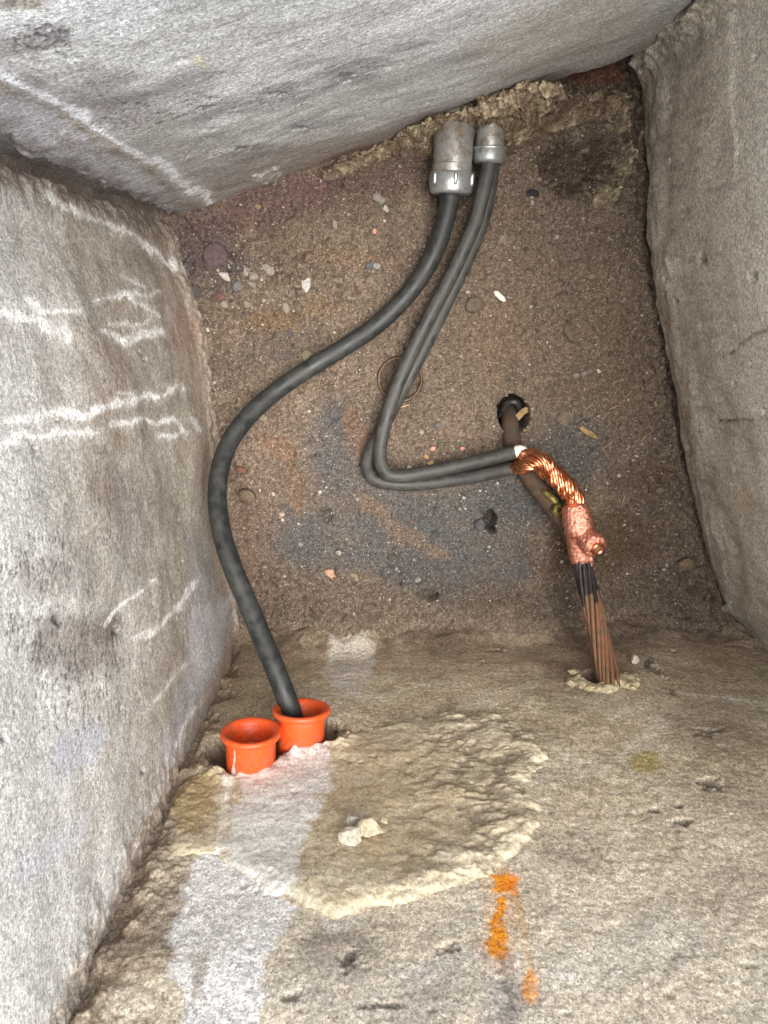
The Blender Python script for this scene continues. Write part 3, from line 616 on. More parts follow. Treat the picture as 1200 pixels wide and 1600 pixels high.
crust([(500, 285), (560, 262), (610, 240), (660, 236), (700, 225), (790, 232), (805, 222), (860, 205), (930, 185), (1000, 170), (1000, 132), (930, 132), (870, 136), (830, 130), (800, 125), (700, 165), (600, 205), (500, 260)],
      lambda A, B, s: .016+.090*ss(.062, .012, wdist(A, B)+.010*fbm(A*25, B*25, 3, 77))*ss(.40, .30, A)*(.45+.55*ss(-.02, .06, A)*ss(.30, .20, A)), 'mortar_crust', wall_far, (136, 120, 98), (178, 164, 136), (92, 76, 62), 601, 'yellowish crumbly mortar crust around the conduits')
crust([(1000, 150), (960, 135), (930, 165), (955, 190), (970, 230), (955, 270), (925, 300), (935, 330), (975, 320), (1000, 270), (1005, 200)],
      lambda A, B, s: .020+.012*ss(.0, .02, s), 'mortar_crust', wall_right, (132, 118, 97), (172, 160, 134), (90, 76, 62), 641, 'yellowish crumbly mortar strip in the far right corner')

# ------------------------------------------------------------------ conduits
def conduit(end, start, r, coll_len, coll_r, label, lugs):
    end, start = np.array(end), np.array(start); ax = end-start; ln = np.linalg.norm(ax); ax /= ln
    root = empty('metal_conduit', tuple(start)); tag(root, label, 'conduit', 'metal conduits in the far wall')
    V, q = lathe_np([(r, -.06), (r, ln-.006), (r*.99, ln-.004), (r*.86, ln-.004), (r*.86, -.06)], start, ax)
    mesh_np('pipe', local(V, root), q, mat=M_GALV, parent=root)
    thr = [(r*1.0, 0)]
    if lugs:
        prof = []
        for k in range(4): prof += [(r*1.005, ln-coll_len-.010+k*.0026), (r*1.03, ln-coll_len-.0087+k*.0026)]
        prof += [(r*1.005, ln-coll_len+.0005), (r*.9, ln-coll_len+.0005), (r*.9, ln-coll_len-.010)]
        V, q = lathe_np(prof, start, ax); mesh_np('thread', local(V, root), q, mat=M_GALV, parent=root)
    c0, c1 = ln-coll_len, ln
    pr = [(r*1.01, c0), (coll_r-.0012, c0), (coll_r, c0+.0012)]
    if not lugs: pr = [(r*1.01, c0), (coll_r+.0016, c0), (coll_r+.0022, c0+.0012), (coll_r+.0016, c0+.003), (coll_r, c0+.0042)]
    pr += [(coll_r-.0004, c1-.005), (coll_r-.0015, c1-.002), (coll_r-.0045, c1), (r*.80, c1), (r*.78, c1-.004), (r*.82, c0+.004), (r*1.0, c0+.003)]
    V, q = lathe_np(pr, start, ax, 48); b = mesh_np('bushing', local(V, root), q, mat=M_BUSH, parent=root)
    if lugs:
        nrm = np.cross(ax, [0, 0, 1.0]); nrm /= np.linalg.norm(nrm); bb = np.cross(ax, nrm)
        for k in range(6):
            a = math.radians(60*k+84); rad = nrm*math.cos(a)+bb*math.sin(a)
            Pp = [start+ax*(c0+.0015+t*(coll_len*.58))+rad*(coll_r-.0003) for t in np.linspace(0, 1, 6)]
            V, q, t = tube_np(Pp, [.0022, .0026, .0026, .0026, .0026, .0014], 10); mesh_np('lug', local(V, root), q, t, mat=M_BUSH, parent=b)
    return root
conduit(at(704, 304, .052), at(712, 170, .058), .0245, .026, .0275, 'larger metal conduit on the left with a ribbed collar, thick cable coming out', True)
conduit(at(763, 256, .046), at(770, 140, .052), .0180, .019, .0205, 'smaller metal conduit on the right with a smooth collar, two cables coming out', False)

# ------------------------------------------------------------------ cables
def cable(pts, r, mat, name, label, cat='cable', group=None, step=.003, root=None, part=None):
    P_ = catmull([at(*p) for p in pts], step)
    V, q, t = tube_np(P_, r, 28)
    if root is None:
        o = mesh_np(name, V, q, t, mat=mat); tag(o, label, cat, group); return o, P_
    return mesh_np(part, local(V, root), q, t, mat=mat, parent=root), P_
s2in = S2+np.array([-.010, -.03, -.004])
main = [(706, 270, .052), (704, 300, .052), (697, 340, .044), (676, 400, .034), (641, 455, .030), (592, 505, .030), (540, 541, .030), (480, 578, .036), (428, 614, .052), (384, 655, .080), (353, 703, .112), (340, 760, .148), (344, 820, .180), (361, 880, .210), (386, 940, .232), (411, 1000, .256), (432, 1050, .276), (451, 1100, .290), (466, 1150, .292)]
cable(main, .0121, M_CABLE, 'thick_cable', 'thick black cable curving from the larger conduit into the right orange sleeve')
cA = empty('thin_cable', tuple(at(765, 250, .02))); tag(cA, 'thinner black cable lying on top of its twin, ending in bare twisted copper', 'cable', 'pair of thinner cables')
pA = [(768, 235, .052), (764, 256, .052), (756, 295, .054), (743, 345, .052), (722, 395, .048), (700, 440, .044), (668, 500, .040), (641, 555, .040), (616, 615, .044), (602, 660, .048), (594, 700, .048), (596, 726, .045), (606, 741, .042), (625, 744, .040), (660, 739, .038), (720, 727, .040), (770, 715, .048), (806, 706, .056)]
cable(pA, .0095, M_CABLE2, None, None, root=cA, part='jacket')
cB = empty('thin_cable', tuple(at(772, 250, .0))); tag(cB, 'thinner black cable under its twin, the outer one at the sharp bend', 'cable', 'pair of thinner cables')
pB = [(770, 235, .038), (769, 256, .036), (764, 300, .024), (752, 350, .020), (731, 402, .018), (706, 455, .016), (674, 520, .015), (646, 575, .015), (610, 645, .022), (586, 690, .026), (575, 720, .024), (578, 742, .020), (597, 753, .017), (640, 757, .016), (700, 751, .020), (760, 741, .032), (804, 731, .044)]
cable(pB, .0095, M_CABLE2, None, None, root=cB, part='jacket')

def rope(pts, R, rs, k, pitch, root, name, mat, sides=7, step=.0015, taper=None, layers=1, mats=None, phase=0.0):
    """twisted strands; each strand is a part of its own"""
    P_ = catmull([at(*p) for p in pts], step); T, N, B = frames(P_); s = np.concatenate([[0], np.cumsum(np.linalg.norm(np.diff(P_, axis=0), axis=1))])
    Rr = np.full(len(P_), R) if taper is None else R*np.interp(s/s[-1], [t[0] for t in taper], [t[1] for t in taper])
    out = []
    for j in range(k):
        a = 2*np.pi*j/k + 2*np.pi*s/pitch+phase
        Q = P_+Rr[:, None]*(np.cos(a)[:, None]*N+np.sin(a)[:, None]*B)
        jit = np.random.default_rng(j+k)
        Q = Q+(Q-P_)*(.38*fbm(s*60, s*0+j*3.3, 2, j))[:, None]
        V, q, t = tube_np(Q, rs*jit.uniform(.75, 1.2)*np.clip(Rr/R, .6, 1.3), sides)
        out.append(mesh_np(name, local(V, root), q, t, mat=mat, parent=root))
    return P_, out
# stripped ends: white insulation ring, bright copper twisted into one rope
V, q, t = tube_np(catmull([at(804, 707, .0555), at(813, 705, .057), at(822, 711, .058)], .002), .0086, 20)
mesh_np('inner_insulation', local(V, cA), q, t, mat=M_WHITE, parent=cA)
V, q, t = tube_np([at(803, 731, .044), at(808, 730, .046), at(811, 730, .047)], .0086, 20)
mesh_np('inner_insulation', local(V, cB), q, t, mat=M_WHITE, parent=cB)
rp = [(814, 709, .058), (832, 716, .064), (852, 729, .072), (871, 747, .080), (888, 765, .086), (898, 780, .088), (905, 800, .086)]
P_, _ = rope(rp, .0104, .0025, 15, .090, cA, 'strand', M_COPPER, taper=[(0, .75), (.15, 1.1), (.8, 1.0), (1, .9)])
V, q, t = tube_np(P_, .0098, 14); mesh_np('conductor_core', local(V, cA), q, t, mat=M_COPPER, parent=cA)
rp2 = [(809, 731, .048), (816, 729, .062), (828, 722, .075), (842, 722, .082), (856, 734, .082), (868, 752, .078)]
P_, _ = rope(rp2, .0084, .0023, 12, .075, cB, 'strand', M_COPPER, taper=[(0, 1.1), (.5, 1.0), (1, .6)])
V, q, t = tube_np(P_, .0070, 14); mesh_np('conductor_core', local(V, cB), q, t, mat=M_COPPER, parent=cB)

# bare stranded ground cable into the near wall
gc = empty('ground_cable', tuple(at(915, 890, .08))); tag(gc, 'bare brown stranded ground cable running from the copper weld into the wall hole', 'cable')
ge = near_at(952, 1066)
gpts = [(903, 855, .085), (910, 885, .092), (920, 925, .110), (930, 965, .132), (940, 1010, .158), (948, 1045, .180), (953, 1066, .195), (955, 1085, .205)]
P_ = catmull([at(*p) for p in gpts], .002); T, Nn, Bb = frames(P_); s = np.concatenate([[0], np.cumsum(np.linalg.norm(np.diff(P_, axis=0), axis=1))])
R0 = .0108*np.interp(s/s[-1], [0, .3, .8, 1], [1.0, .98, 1.06, 1.08])
cut = int(len(P_)*.36)
for j in range(12):
    a = 2*np.pi*j/12+2*np.pi*s/.42+.1*math.sin(j*5); Q = P_+(R0*(1+.05*math.sin(j*3.7)))[:, None]*(np.cos(a)[:, None]*Nn+np.sin(a)[:, None]*Bb)
    cut = int(len(P_)*(.36+.05*math.sin(j*2.3)))
    V, q, t = tube_np(Q[:cut+1], .0030, 9); mesh_np('sooted_strand', local(V, gc), q, t, mat=M_SOOT, parent=gc)
    V, q, t = tube_np(Q[cut:], .0030, 9); mesh_np('strand', local(V, gc), q, t, mat=M_OXID, parent=gc)
V, q, t = tube_np(P_, .0095, 14); mesh_np('strand_core', local(V, gc), q, t, mat=M_OXID, parent=gc)

# rusty rod rising out of the round hole
rod = empty('ground_rod', tuple(on_dirt(800, 655))); tag(rod, 'rusty brown rod coming out of the round floor hole, under the copper rope', 'rod')
rpts = [(796, 640, -.045), (797, 662, -.008), (800, 690, .012), (812, 722, .022), (835, 755, .036), (858, 785, .050), (880, 812, .062), (900, 850, .075)]
P_ = catmull([at(*p) for p in rpts], .002); V, q, t = tube_np(P_, .0124+.0008*fbm(np.arange(len(P_))*.2, np.zeros(len(P_)), 3, 3), 22)
V = V+.0008*np.stack([fbm(V[:, 0]*160, V[:, 1]*160+V[:, 2]*90, 3, k) for k in (1, 2, 3)], -1)
mesh_np('bar', local(V, rod), q, t, mat=M_RUST, parent=rod)
V, q, t = tube_np([at(846, 766, .056), at(856, 772, .060), at(866, 782, .062), at(872, 794, .062)], [.002, .005, .0052, .004], 12); mesh_np('clamp_bolt', local(V, rod), q, t, mat=M_BRASS, parent=rod)
V, q = lathe_np([(.0035, 0), (.0078, 0), (.0084, .0015), (.0084, .0065), (.0078, .008), (.0035, .008)], at(868, 797, .068), (.35, .25, .9), 6); mesh_np('nut', local(V, rod), q, mat=M_BRASS, parent=rod, smooth=False)

# exothermic weld
def lumpy(parts, name, parent, mat, vox=.0014, amp=.0011, seed=1):
    me = bpy.data.meshes.new('tmp'); VV, QQ, TT, off = [], [], [], 0
    for Pp, Rr, sd_ in parts:
        V, q, t = tube_np(Pp, Rr, 20, True, off); VV.append(V); QQ.append(q); TT.append(t); off += len(V)
    o = mesh_np('tmp', np.vstack(VV), np.vstack(QQ), np.vstack(TT))
    r = o.modifiers.new('r', 'REMESH'); r.mode = 'VOXEL'; r.voxel_size = vox
    s_ = o.modifiers.new('s', 'SMOOTH'); s_.factor = .5; s_.iterations = 4
    dg = bpy.context.evaluated_depsgraph_get(); ev = o.evaluated_get(dg); m2 = bpy.data.meshes.new_from_object(ev)
    nv = len(m2.vertices); co = np.empty(nv*3); m2.vertices.foreach_get('co', co); co = co.reshape(-1, 3)
    no = np.empty(nv*3); m2.vertices.foreach_get('normal', no); no = no.reshape(-1, 3)
    co += no*(amp*(fbm(co[:, 0]*230+co[:, 2]*130, co[:, 1]*230-co[:, 2]*110, 4, seed)))[:, None]
    m2.vertices.foreach_set('co', (co-np.array(parent.location)).ravel()); m2.polygons.foreach_set('use_smooth', np.ones(len(m2.polygons), bool)); m2.materials.clear(); m2.materials.append(mat); m2.update(); m2.name = name
    bpy.data.objects.remove(o); o2 = bpy.data.objects.new(name, m2); COL.objects.link(o2); o2.parent = parent; return o2
def sph_path(a, b, ra, rb, k=9):
    t = np.linspace(0, 1, k)[:, None]; Pp = a+(b-a)*t; u = t[:, 0]
    env = np.sqrt(np.clip(1-(2*u-1)**6, .02, 1)); return Pp, (ra+(rb-ra)*u)*env
wd = empty('copper_weld', tuple(at(905, 840, .06))); tag(wd, 'pink copper weld lump joining the copper rope to the ground cable', 'weld')
w1 = sph_path(at(897, 782, .088), at(908, 842, .098), .0185, .0215); w2 = sph_path(at(903, 822, .088), at(907, 886, .090), .0175, .0135)
w3 = sph_path(at(905, 865, .092), at(902, 893, .086), .010, .006); w4 = sph_path(at(921, 858, .100), at(923, 886, .096), .007, .004); w5 = sph_path(at(882, 802, .070), at(898, 860, .078), .007, .009)
lumpy([(*w1, 0), (*w2, 0), (*w3, 0), (*w4, 0), (*w5, 0)], 'weld_body', wd, M_WELD, seed=4)
ra, rb = at(914, 836, .098), at(934, 858, .128)
lumpy([(*sph_path(ra, rb, .0170, .0178), 0)], 'riser', wd, M_WELD, seed=8, amp=.0014)
axr = (rb-ra)/np.linalg.norm(rb-ra)
V, q = lathe_np([(.0062, -.003), (.0096, -.002), (.0090, .0016), (.0068, .0020), (.0058, -.002)], rb+axr*.000, axr, 24); mesh_np('riser_ring', local(V, wd), q, mat=M_COPPER, parent=wd)
V, q, t = tube_np([rb-axr*.004, rb+axr*.0004], .0058, 16); mesh_np('riser_core', local(V, wd), q, t, mat=M_OXID, parent=wd)

# crumbs of mortar round the ground cable's hole
def crust_ring():
    r_ = np.random.default_rng(8)
    for k in range(3):
        a = math.radians(150+k*90+r_.uniform(-5, 5)); rr = .027+r_.uniform(-.002, .005)
        pt = np.array([G0[0]+d[0]*rr*math.cos(a)*1.15+.002, G0[1]+d[1]*rr*math.cos(a), G0[2]-rr*math.sin(a)*.95])+n*.002
        yield pt, r_.uniform(.006, .0105)

# ------------------------------------------------------------------ stones
ICO = None
def ico(sub):
    import bmesh
    bm = bmesh.new(); bmesh.ops.create_icosphere(bm, subdivisions=sub, radius=1.0); bm.verts.ensure_lookup_table()
    V = np.array([v.co[:] for v in bm.verts]); Fc = np.array([[v.index for v in f.verts] for f in bm.faces]); bm.free(); return V, Fc
IV, IF = ico(4); IV1, IF1 = ico(1); IV0, IF0 = ico(1)
def rock_shape(seed, V=IV, angular=.5, cuts=9):
    r_ = np.random.default_rng(seed); V = V.copy()
    for _ in range(cuts):
        nn = r_.normal(size=3); nn /= np.linalg.norm(nn); c = r_.uniform(1-angular, 1-.25*angular); dd = V@nn-c
        V -= np.where(dd > 0, dd*.95, 0)[:, None]*nn
    V += V*(.06*fbm(V[:, 0]*2.5+V[:, 2]*1.3+seed, V[:, 1]*2.5-V[:, 2]*1.1, 4, seed))[:, None]; return V
def rock(name, pos, dims, rot, col, label, cat, seed, angular=.5, group=None, parent=None, mat=M_STONE, up=None):
    V = rock_shape(seed, angular=angular)
    V = V*np.array(dims)/np.array([np.ptp(V[:, k]) for k in range(3)])
    cr, sr = math.cos(rot), math.sin(rot); V = V@np.array([[cr, sr, 0], [-sr, cr, 0], [0, 0, 1]])
    base = lin(col)*(.78 if mat is M_STONE else 1); C = np.tile(base, (len(V), 1)); nn = fbm(V[:, 0]*260+V[:, 2]*90+seed, V[:, 1]*260, 3, seed); C *= (1+.28*nn)[:, None]
    if up is not None:      # lie against a vertical wall: local z turned to the wall's normal
        V = np.stack([V[:, 0]*d[0]+V[:, 2]*up[0], V[:, 0]*d[1]+V[:, 2]*up[1], V[:, 1]], -1)
    o = mesh_np(name, V, tris=IF, col=C, mat=mat, parent=parent); o.location = tuple(pos)
    if label and parent is None: tag(o, label, cat, group)
    elif label: tag(o, label)
    return o
PXM = .00083        # metres per photo pixel on the floor
def floor_stone(px_, py_, w, h, rot, col, label, seed, angular=.5, flat=.6, name='stone', cat='stone', group=None, sink=.18, mat=M_STONE):
    hz = min(w, h)*PXM*flat; p_ = on_dirt(px_, py_); p_[2] += hz*(.5-sink)+.001
    return rock(name, p_, (w*PXM, h*PXM, hz), math.radians(rot), col, label, cat, seed, angular, group, mat=mat)
LG = 'small stones on the dirt floor'
for k, a in enumerate([
    (517, 897, 24, 19, -15, (176, 140, 116), 'flat pinkish stone alone on the lower dirt floor', .6, .4),
    (741, 476, 30, 26, 10, (104, 92, 80), 'rounded brown pebble right of the two thin cables', .25, .6),
    (478, 443, 16, 26, -10, (190, 186, 176), 'pale pointed stone chip, the whitest on the upper left floor', .7, .5),
    (335, 402, 46, 40, 30, (92, 76, 76), 'flat purple stone by the upper left corner', .4, .25),
    (832, 303, 22, 13, 0, (46, 45, 46), 'black smooth pebble right of the smaller conduit', .2, .6),
    (420, 421, 24, 14, -35, (142, 134, 122), 'grey wedge stone at the right end of the upper left rubble', .6, .6),
    (353, 433, 28, 13, -15, (178, 172, 160), 'broken white chip below the flat purple stone', .7, .5),
    (385, 424, 14, 18, 20, (148, 138, 126), 'small tan stone left of the grey wedge stone', .6, .7),
    (396, 432, 15, 15, 0, (138, 130, 120), 'small grey stone touching the grey wedge stone', .6, .7),
    (373, 447, 18, 16, 30, (110, 106, 106), 'blue grey stone in the middle of the upper left rubble', .5, .6),
    (395, 445, 14, 14, 10, (146, 136, 122), 'small square stone below the grey wedge stone', .7, .7),
    (349, 475, 16, 14, 0, (140, 128, 114), 'lone tan stone at the lower end of the upper left rubble', .6, .7),
    (386, 475, 15, 14, 0, (138, 126, 112), 'grey stone at the lower right of the rubble, above the root', .6, .7),
    (343, 465, 20, 14, 10, (104, 78, 72), 'reddish stone under the upper left rubble', .5, .5),
    (302, 457, 30, 24, 10, (78, 72, 72), 'dark round stone by the left wall', .25, .4),
    (309, 485, 18, 16, 20, (76, 70, 68), 'small dark stone below the dark round one by the left wall', .4, .5),
    (447, 480, 15, 19, 0, (140, 130, 112), 'speckled upright stone below the pale pointed chip', .4, .6),
    (577, 416, 13, 12, 0, (98, 98, 100), 'blue grey half of the pebble pair left of the cables', .3, .6),
    (588, 416, 13, 10, 0, (146, 148, 146), 'light grey half of the pebble pair left of the cables', .3, .7),
    (579, 440, 18, 19, 0, (124, 112, 98), 'round tan stone below the pebble pair left of the cables', .4, .6),
    (528, 438, 18, 10, 0, (124, 110, 92), 'long tan stone right of the pale pointed chip', .4, .5),
    (523, 352, 9, 16, 10, (138, 130, 120), 'narrow upright grey stone near the top of the dirt floor', .5, .7),
    (602, 328, 10, 12, 20, (172, 166, 154), 'white cube-like chip left of the larger conduit', .8, .8),
    (594, 312, 22, 14, -20, (140, 134, 122), 'crumbly pale lump left of the larger conduit', .7, .5),
    (683, 664, 12, 12, 20, (112, 110, 110), 'shiny dark grey pebble inside the bend of the thin cables', .3, .8),
    (684, 655, 8, 8, 0, (138, 132, 122), 'tiny light pebble above the shiny dark grey pebble', .4, .8),
    (659, 674, 10, 9, 0, (156, 146, 132), 'tan pebble left of the shiny dark grey pebble', .5, .8),
    (639, 730, 9, 8, 0, (196, 190, 178), 'small white pebble just above the bend of the thin cables', .5, .8),
    (671, 723, 12, 10, 20, (196, 170, 116), 'yellow crumb in the bend of the thin cables', .8, .8),
    (666, 713, 10, 9, 0, (190, 160, 104), 'yellow crumb beside the other one in the bend', .8, .8),
    (500, 769, 7, 7, 0, (200, 194, 182), 'tiny white pebble left of the sharp cable bend', .4, .8),
    (441, 803, 10, 9, -30, (188, 166, 146), 'small pinkish pebble right of the curled root scrap', .5, .8),
    (427, 771, 7, 8, 0, (180, 166, 148), 'tiny pink pebble above the small pinkish pebble', .5, .8),
    (530, 863, 10, 11, 0, (178, 170, 156), 'light grey pebble above the flat pinkish stone', .5, .8),
    (470, 849, 9, 8, 0, (150, 142, 130), 'tiny grey pebble left of the light grey pebble', .5, .8),
    (553, 899, 14, 9, -20, (150, 134, 104), 'tan chip right of the flat pinkish stone', .6, .6),
    (653, 905, 12, 10, 0, (146, 140, 132), 'grey pebble above the small dark pit', .5, .8),
    (749, 819, 20, 22, 0, (86, 84, 84), 'dark round pebble plugging the crescent-shaped hole', .2, .7),
    (900, 586, 13, 11, 0, (132, 128, 120), 'grey pebble right of the round floor hole', .4, .7),
    (912, 584, 11, 10, 0, (138, 130, 118), 'tan pebble touching the grey one right of the round hole', .4, .7),
    (935, 579, 8, 7, 0, (206, 198, 182), 'tiny white triangular chip above the straw bits', .7, .7),
    (880, 656, 22, 26, -10, (116, 102, 84), 'flat brown stone between round hole and wood chip', .5, .3),
    (900, 630, 15, 13, 0, (110, 98, 84), 'small brown stone above the flat brown stone', .4, .6),
    (970, 668, 14, 12, 0, (118, 108, 94), 'round brown pebble by the right wall', .3, .7),
    (784, 375, 14, 14, 45, (126, 116, 102), 'flat tan chip right of the smaller conduit cables', .6, .4),
    (1070, 880, 30, 24, 0, (126, 108, 90), 'rounded clod at the foot of the right wall', .3, .6),
    (1030, 765, 14, 10, 10, (132, 118, 100), 'oval pebble below the gap under the right wall', .3, .7),
    (1140, 952, 24, 18, 20, (150, 136, 118), 'stone jammed in the lower right corner', .5, .7),
    (480, 556, 16, 18, 0, (132, 124, 98), 'crumbly yellowish clod above the thick cable', .6, .6),
    (411, 653, 14, 12, 0, (142, 136, 112), 'pale clod just inside the bend of the thick cable', .6, .7),
    (557, 548, 16, 10, 0, (112, 104, 96), 'grey stone right below the thick cable', .4, .6),
    (404, 323, 9, 9, 0, (142, 128, 92), 'tiny yellow pebble above the upper left rubble', .4, .8)]):
    px_, py_, w, h, rot, col, lab, ang, flat = a
    small = max(w, h) < 16
    floor_stone(px_, py_, w, h, rot, col, lab, 40+k, ang, flat, name='pebble' if small else 'stone', cat='pebble' if small else 'stone')
# lumps stuck on the patch and along the corner
def near_lump(px_, py_, w, h, col, seed, parent, label=None, lift=.012):
    p_ = near_at(px_, py_); r_m = np.linalg.norm(p_-np.array([0, 0, CAMZ]))/F
    r2 = ray(px_, py_); p_ = p_+n*lift
    rock('mortar_lump', p_, (w*r_m, h*r_m*1.25, min(w, h)*r_m*.9), rng.uniform(0, 3), col, label, None, seed, .6, parent=parent, mat=M_PATCH, up=n)
for k, (a, b, w, h, c) in enumerate([(553, 1326, 30, 28, (178, 170, 154)), (580, 1309, 34, 28, (172, 160, 136)), (556, 1298, 26, 16, (190, 184, 172)), (600, 1300, 16, 10, (180, 164, 136))]):
    near_lump(a, b, w, h, c, 300+k, patch, lift=.013)
rr_ = np.random.default_rng(77)
for k, (pt, r) in enumerate(crust_ring()):
    rock('mortar_crumb', pt, (r*2.2, r*1.6, r), rng.uniform(0, 3), (184, 170, 132), None, None, 380+k, .5, parent=wall_near, mat=M_PATCH, up=n)
near_lump(992, 1036, 13, 15, (186, 176, 158), 399, wall_near, lift=.006)

# scattered grit: thousands of grains nobody could count
def gravel(k, seed):
    r_ = np.random.default_rng(seed); nv = len(IV1); VV = np.empty((k, nv, 3)); CC = np.empty((k, nv, 3)); shapes = [rock_shape(s, IV1, .5, 5) for s in range(12)]; c = 0
    pal = [lin(q) for q in ((104, 93, 80), (90, 80, 72), (136, 127, 115), (80, 76, 74), (164, 157, 145), (98, 78, 66), (112, 98, 76), (74, 67, 62))]
    while c < k:
        a, b = r_.uniform(270, 1120), r_.uniform(150, 975)
        w = .30+.7*(math.hypot((a-370)/110, (b-450)/80) < 1)+.3*(b > 850)*(a < 700)+.35*(a > 850)*(b > 640)
        if r_.random() > w: continue
        r = min(.0006+.0007*r_.exponential(), .0042); p_ = on_dirt(a, b)
        V = shapes[c % 12]*np.array([r, r*r_.uniform(.6, 1), r*r_.uniform(.5, .8)]); th = r_.uniform(0, 6.28)
        V = V@np.array([[math.cos(th), math.sin(th), 0], [-math.sin(th), math.cos(th), 0], [0, 0, 1]])
        VV[c] = V+p_+np.array([0, 0, r*.3]); col = pal[r_.integers(0, 8)]*r_.uniform(.8, 1.15)
        CC[c] = col; c += 1
    T_ = (IF1[None]+(np.arange(k)*nv)[:, None, None]).reshape(-1, 3)
    o = mesh_np('gravel', VV.reshape(-1, 3), tris=T_, col=CC.reshape(-1, 3), mat=M_STONE); tag(o, 'fine grit and gravel strewn over the dirt floor', 'gravel', kind='stuff')
gravel(11000, 3)

# ------------------------------------------------------------------ orange sleeves
def sleeve(c, ax, label, inner):
    c = np.array(c); ax = np.array(ax, float); ax /= np.linalg.norm(ax); L = .085; base = c-ax*L
    root = empty('orange_sleeve', tuple(base)); tag(root, label, 'pipe sleeve', 'orange pipe sleeves in the near wall')
    V, q = lathe_np([(.0272, 0), (.0272, L-.010), (.0275, L-.007), (.0255, L-.004), (.0226, L-.008), (.0222, L-.03), (.0218, 0)], base, ax, 56)
    mesh_np('tube', local(V, root), q, mat=M_ORANGE, parent=root)
    pr = [(.0268, L-.0085), (.0315, L-.0075), (.0332, L-.005), (.0336, L-.0025), (.0328, L-.0006), (.0305, L+.0002), (.0280, L-.0004), (.0256, L-.0022), (.0240, L-.0050), (.0228, L-.0095), (.0236, L-.0100)]
    V, q = lathe_np(pr, base, ax, 64); mesh_np('flange', local(V, root), q, mat=M_ORANGE, parent=root)
    if inner:
        V, q = lathe_np([(.0222, L-.030), (.0222, L-.024), (.0178, L-.024), (.0172, L-.026), (.0172, L-.06), (.0185, L-.06)], base, ax, 48); mesh_np('inner_ring', local(V, root), q, mat=M_ORANGE, parent=root)
    if inner:
        dr = np.array([-.50, 0, .86]); V, q, t = tube_np(catmull([base+ax*(L-.009)+dr*.0272, base+ax*(L-.020)+dr*.0274, base+ax*(L-.032)+np.array([-.56, 0, .82])*.0270, base+ax*(L-.044)+dr*.0272], .002), np.interp(np.linspace(0, 1, len(catmull([base+ax*(L-.009)+dr*.0272, base+ax*(L-.020)+dr*.0274, base+ax*(L-.032)+np.array([-.56, 0, .82])*.0270, base+ax*(L-.044)+dr*.0272], .002))), [0, .3, .5, .75, 1], [.0005, .0013, .0009, .003, .0055]), 10); mesh_np('mortar_drip', local(V, root), q, t, mat=M_DRIP, parent=root)
    V, q, t = tube_np([base+ax*.012, base+ax*.016], .0222, 32); mesh_np('soil_plug', local(V, root), q, t, mat=M_SOIL, parent=root)
    return root
sleeve(S1, (.03, 1, -.06), 'empty orange plastic sleeve nearest the left wall', True)
sleeve(S2, (.02, 1, -.14), 'orange plastic sleeve with the thick black cable going into it', False)

# ------------------------------------------------------------------ pipe ends and litter on the floor
c = on_dirt(625, 592); V, q = lathe_np([(.0312, -.03), (.0312, .0), (.0308, .0012), (.0298, .0012), (.0294, .0), (.0294, -.03)], (c[0], c[1], .003), (.04, .03, 1), 64)
bp = mesh_np('buried_pipe', V, q, mat=M_CLAY); tag(bp, 'round rim of a soil-filled pipe in the floor, under the thin cables', 'pipe')
c0 = at(802, 646, -.03)
hs = mesh_np('buried_hose', *tube_np(catmull([at(783, 650, -.03), at(792, 632, -.018), at(805, 628, -.014), at(812, 640, -.022), at(806, 652, -.034)], .002), .0055, 14), mat=M_BLACK); tag(hs, 'black hose coiled inside the round floor hole', 'hose')
V, q, t = tube_np(catmull([at(798, 660, -.012), at(808, 653, -.010), at(818, 643, -.010), at(824, 640, -.012)], .0015), .0048, 12)
V[:, 2] = -.011+(V[:, 2]+.011)*.5
lf = mesh_np('wood_scrap', V, q, t, mat=M_WOOD); tag(lf, 'curved golden scrap of wood lying in the round floor hole', 'wood scrap')
def chip(px_, py_, ln_, w, rot, mat, name, label, cat, thick=.0022, seed=1):
    p_ = on_dirt(px_, py_); r_ = np.random.default_rng(seed); k = 9; t = np.linspace(-.5, .5, k)
    a = math.radians(rot); dx, dy = math.cos(a), math.sin(a); V = []
    for i in range(k):
        ww = w*PXM*.5*(1-.6*abs(2*t[i])**3)*r_.uniform(.8, 1.1); cx = t[i]*ln_*PXM; zz = thick*(1+.5*math.sin(i))
        for sy, sz in ((-1, 0), (1, 0), (.8, 1), (-.8, 1)): V.append([cx*dx-sy*ww*dy, cx*dy+sy*ww*dx, sz*thick+zz*.4])
    q = [[i*4+j, i*4+(j+1) % 4, (i+1)*4+(j+1) % 4, (i+1)*4+j] for i in range(k-1) for j in range(4)]+[[3, 2, 1, 0], [(k-1)*4+j for j in range(4)]]
    o = mesh_np(name, V, q, mat=mat); o.location = tuple(p_+np.array([0, 0, .0015])); tag(o, label, cat)
chip(918, 675, 42, 11, -32, M_WOOD, 'wood_chip', 'long splinter of wood on the dirt near the right wall', 'wood chip', seed=2)
chip(893, 521, 38, 24, -50, M_FLAKE, 'wood_chip', 'broad brown flake standing out from the dirt right of center', 'wood chip', .0014, 3)
chip(780, 463, 24, 10, -40, M_WHITE, 'insulation_scrap', 'white and copper scrap right of the thin cables', 'scrap', .003, 4)
chip(585, 362, 8, 9, 80, M_PINK, 'copper_scrap', 'tiny bright copper scrap left of the larger conduit', 'scrap', .003, 5)
chip(676, 700, 9, 8, 20, M_PINK, 'copper_scrap', 'tiny pink copper scrap inside the cable bend', 'scrap', .002, 6)
chip(722, 700, 8, 7, 10, M_PINK, 'copper_scrap', 'tiny pink copper scrap above the thin cables near their stripped ends', 'scrap', .002, 7)
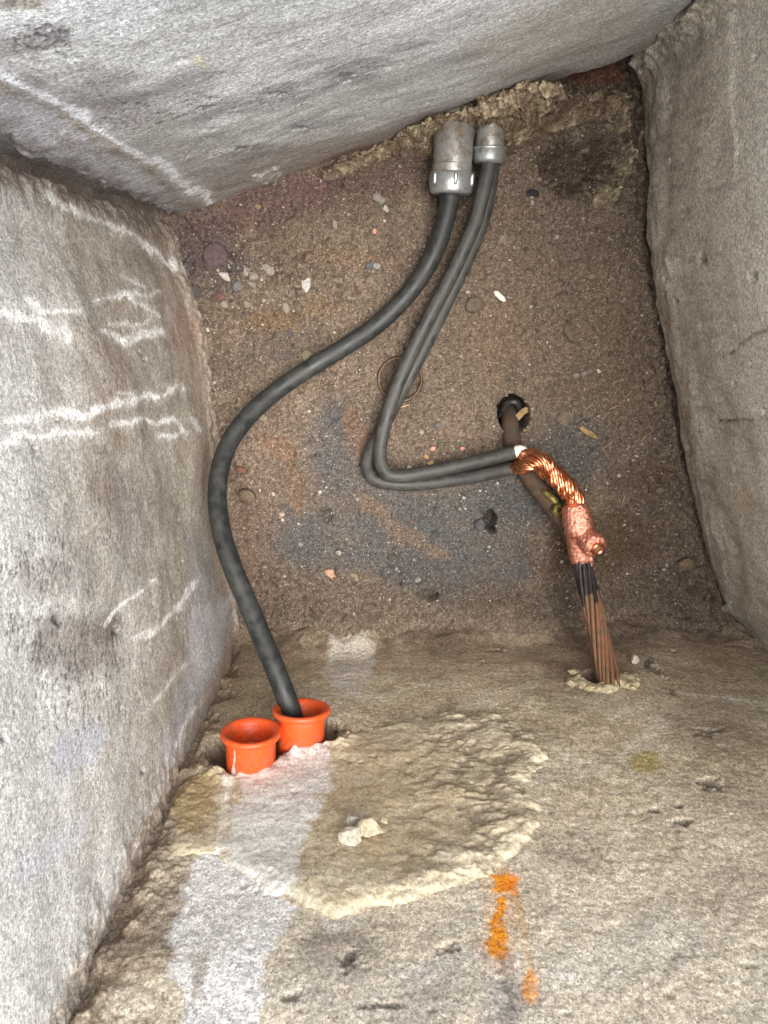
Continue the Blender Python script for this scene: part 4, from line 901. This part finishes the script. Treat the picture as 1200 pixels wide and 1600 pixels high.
chip(378, 733, 9, 22, 70, M_ROOT, 'bark_scrap', 'dark red bark scrap right of the thick cable bend', 'bark scrap', .004, 8)
chip(387, 775, 30, 26, -40, M_FLAKE, 'root_scrap', 'curled brown root scrap beside the thick cable', 'root scrap', .005, 9)
chip(862, 290, 16, 8, 20, M_FLAKE, 'wood_chip', 'short grey flake below the mortar crust at right', 'wood chip', .003, 10)
def fibre(pts, r, mat, name, label, cat, group=None):
    P_ = catmull([on_dirt(a, b, .0012+.002*math.sin(i*1.7+a)**2) for i, (a, b) in enumerate(pts)], .002); V, q, t = tube_np(P_, r, 6)
    o = mesh_np(name, V, q, t, mat=mat); tag(o, label, cat, group)
fibre([(400, 490), (407, 475), (408, 465)], .0008, M_ROOT, 'root_fibre', 'reddish root fibre below the upper left rubble', 'root')
fibre([(722, 683), (735, 688), (744, 692)], .0009, M_ROOT, 'root_fibre', 'red brown twig above the straight run of the thin cables', 'twig')
fibre([(617, 640), (630, 635), (640, 632)], .0009, M_STRAW, 'straw', 'straw bit under the thin cables below the pipe rim', 'straw')
fibre([(724, 910), (725, 930), (726, 942)], .0006, M_ROOT, 'root_fibre', 'upright red fibre at the bottom of the dirt floor', 'root')
fibre([(744, 925), (752, 933)], .0007, M_ROOT, 'root_fibre', 'short red fibre right of the upright one at the bottom', 'root')
fibre([(755, 326), (764, 345), (768, 362)], .0006, M_ROOT, 'root_fibre', 'thin curved red fibre right of the upper thin cables', 'root')
fibre([(858, 860), (870, 846), (880, 852)], .0005, M_STRAW, 'straw', 'curved straw left of the copper weld', 'straw')
STRAW = ['level straw bit nearest the tiny white triangular chip', 'straw bit slanting down right, left of the other bits over the wood splinter', 'short steep straw bit below the level one by the right wall', 'straw bit just above the tip of the wood splinter', 'straw bit above the round brown pebble by the right wall', 'straw bit below the lower end of the wood splinter',
         'straw bit closest to the gap under the right wall', 'upright straw bit right of the copper rope', 'highest straw bit by the right wall']
for k, (a, b, c_, d_) in enumerate([(960, 597, 974, 594), (938, 622, 955, 630), (985, 610, 978, 620), (915, 640, 925, 632), (950, 640, 968, 633), (940, 702, 958, 690), (1000, 690, 1010, 680), (970, 790, 974, 770), (985, 520, 995, 510)]):
    fibre([(a, b), ((a+c_)/2+2, (b+d_)/2-2), (c_, d_)], .0007, M_STRAW, 'straw', STRAW[k], 'straw', 'straw bits by the right wall')
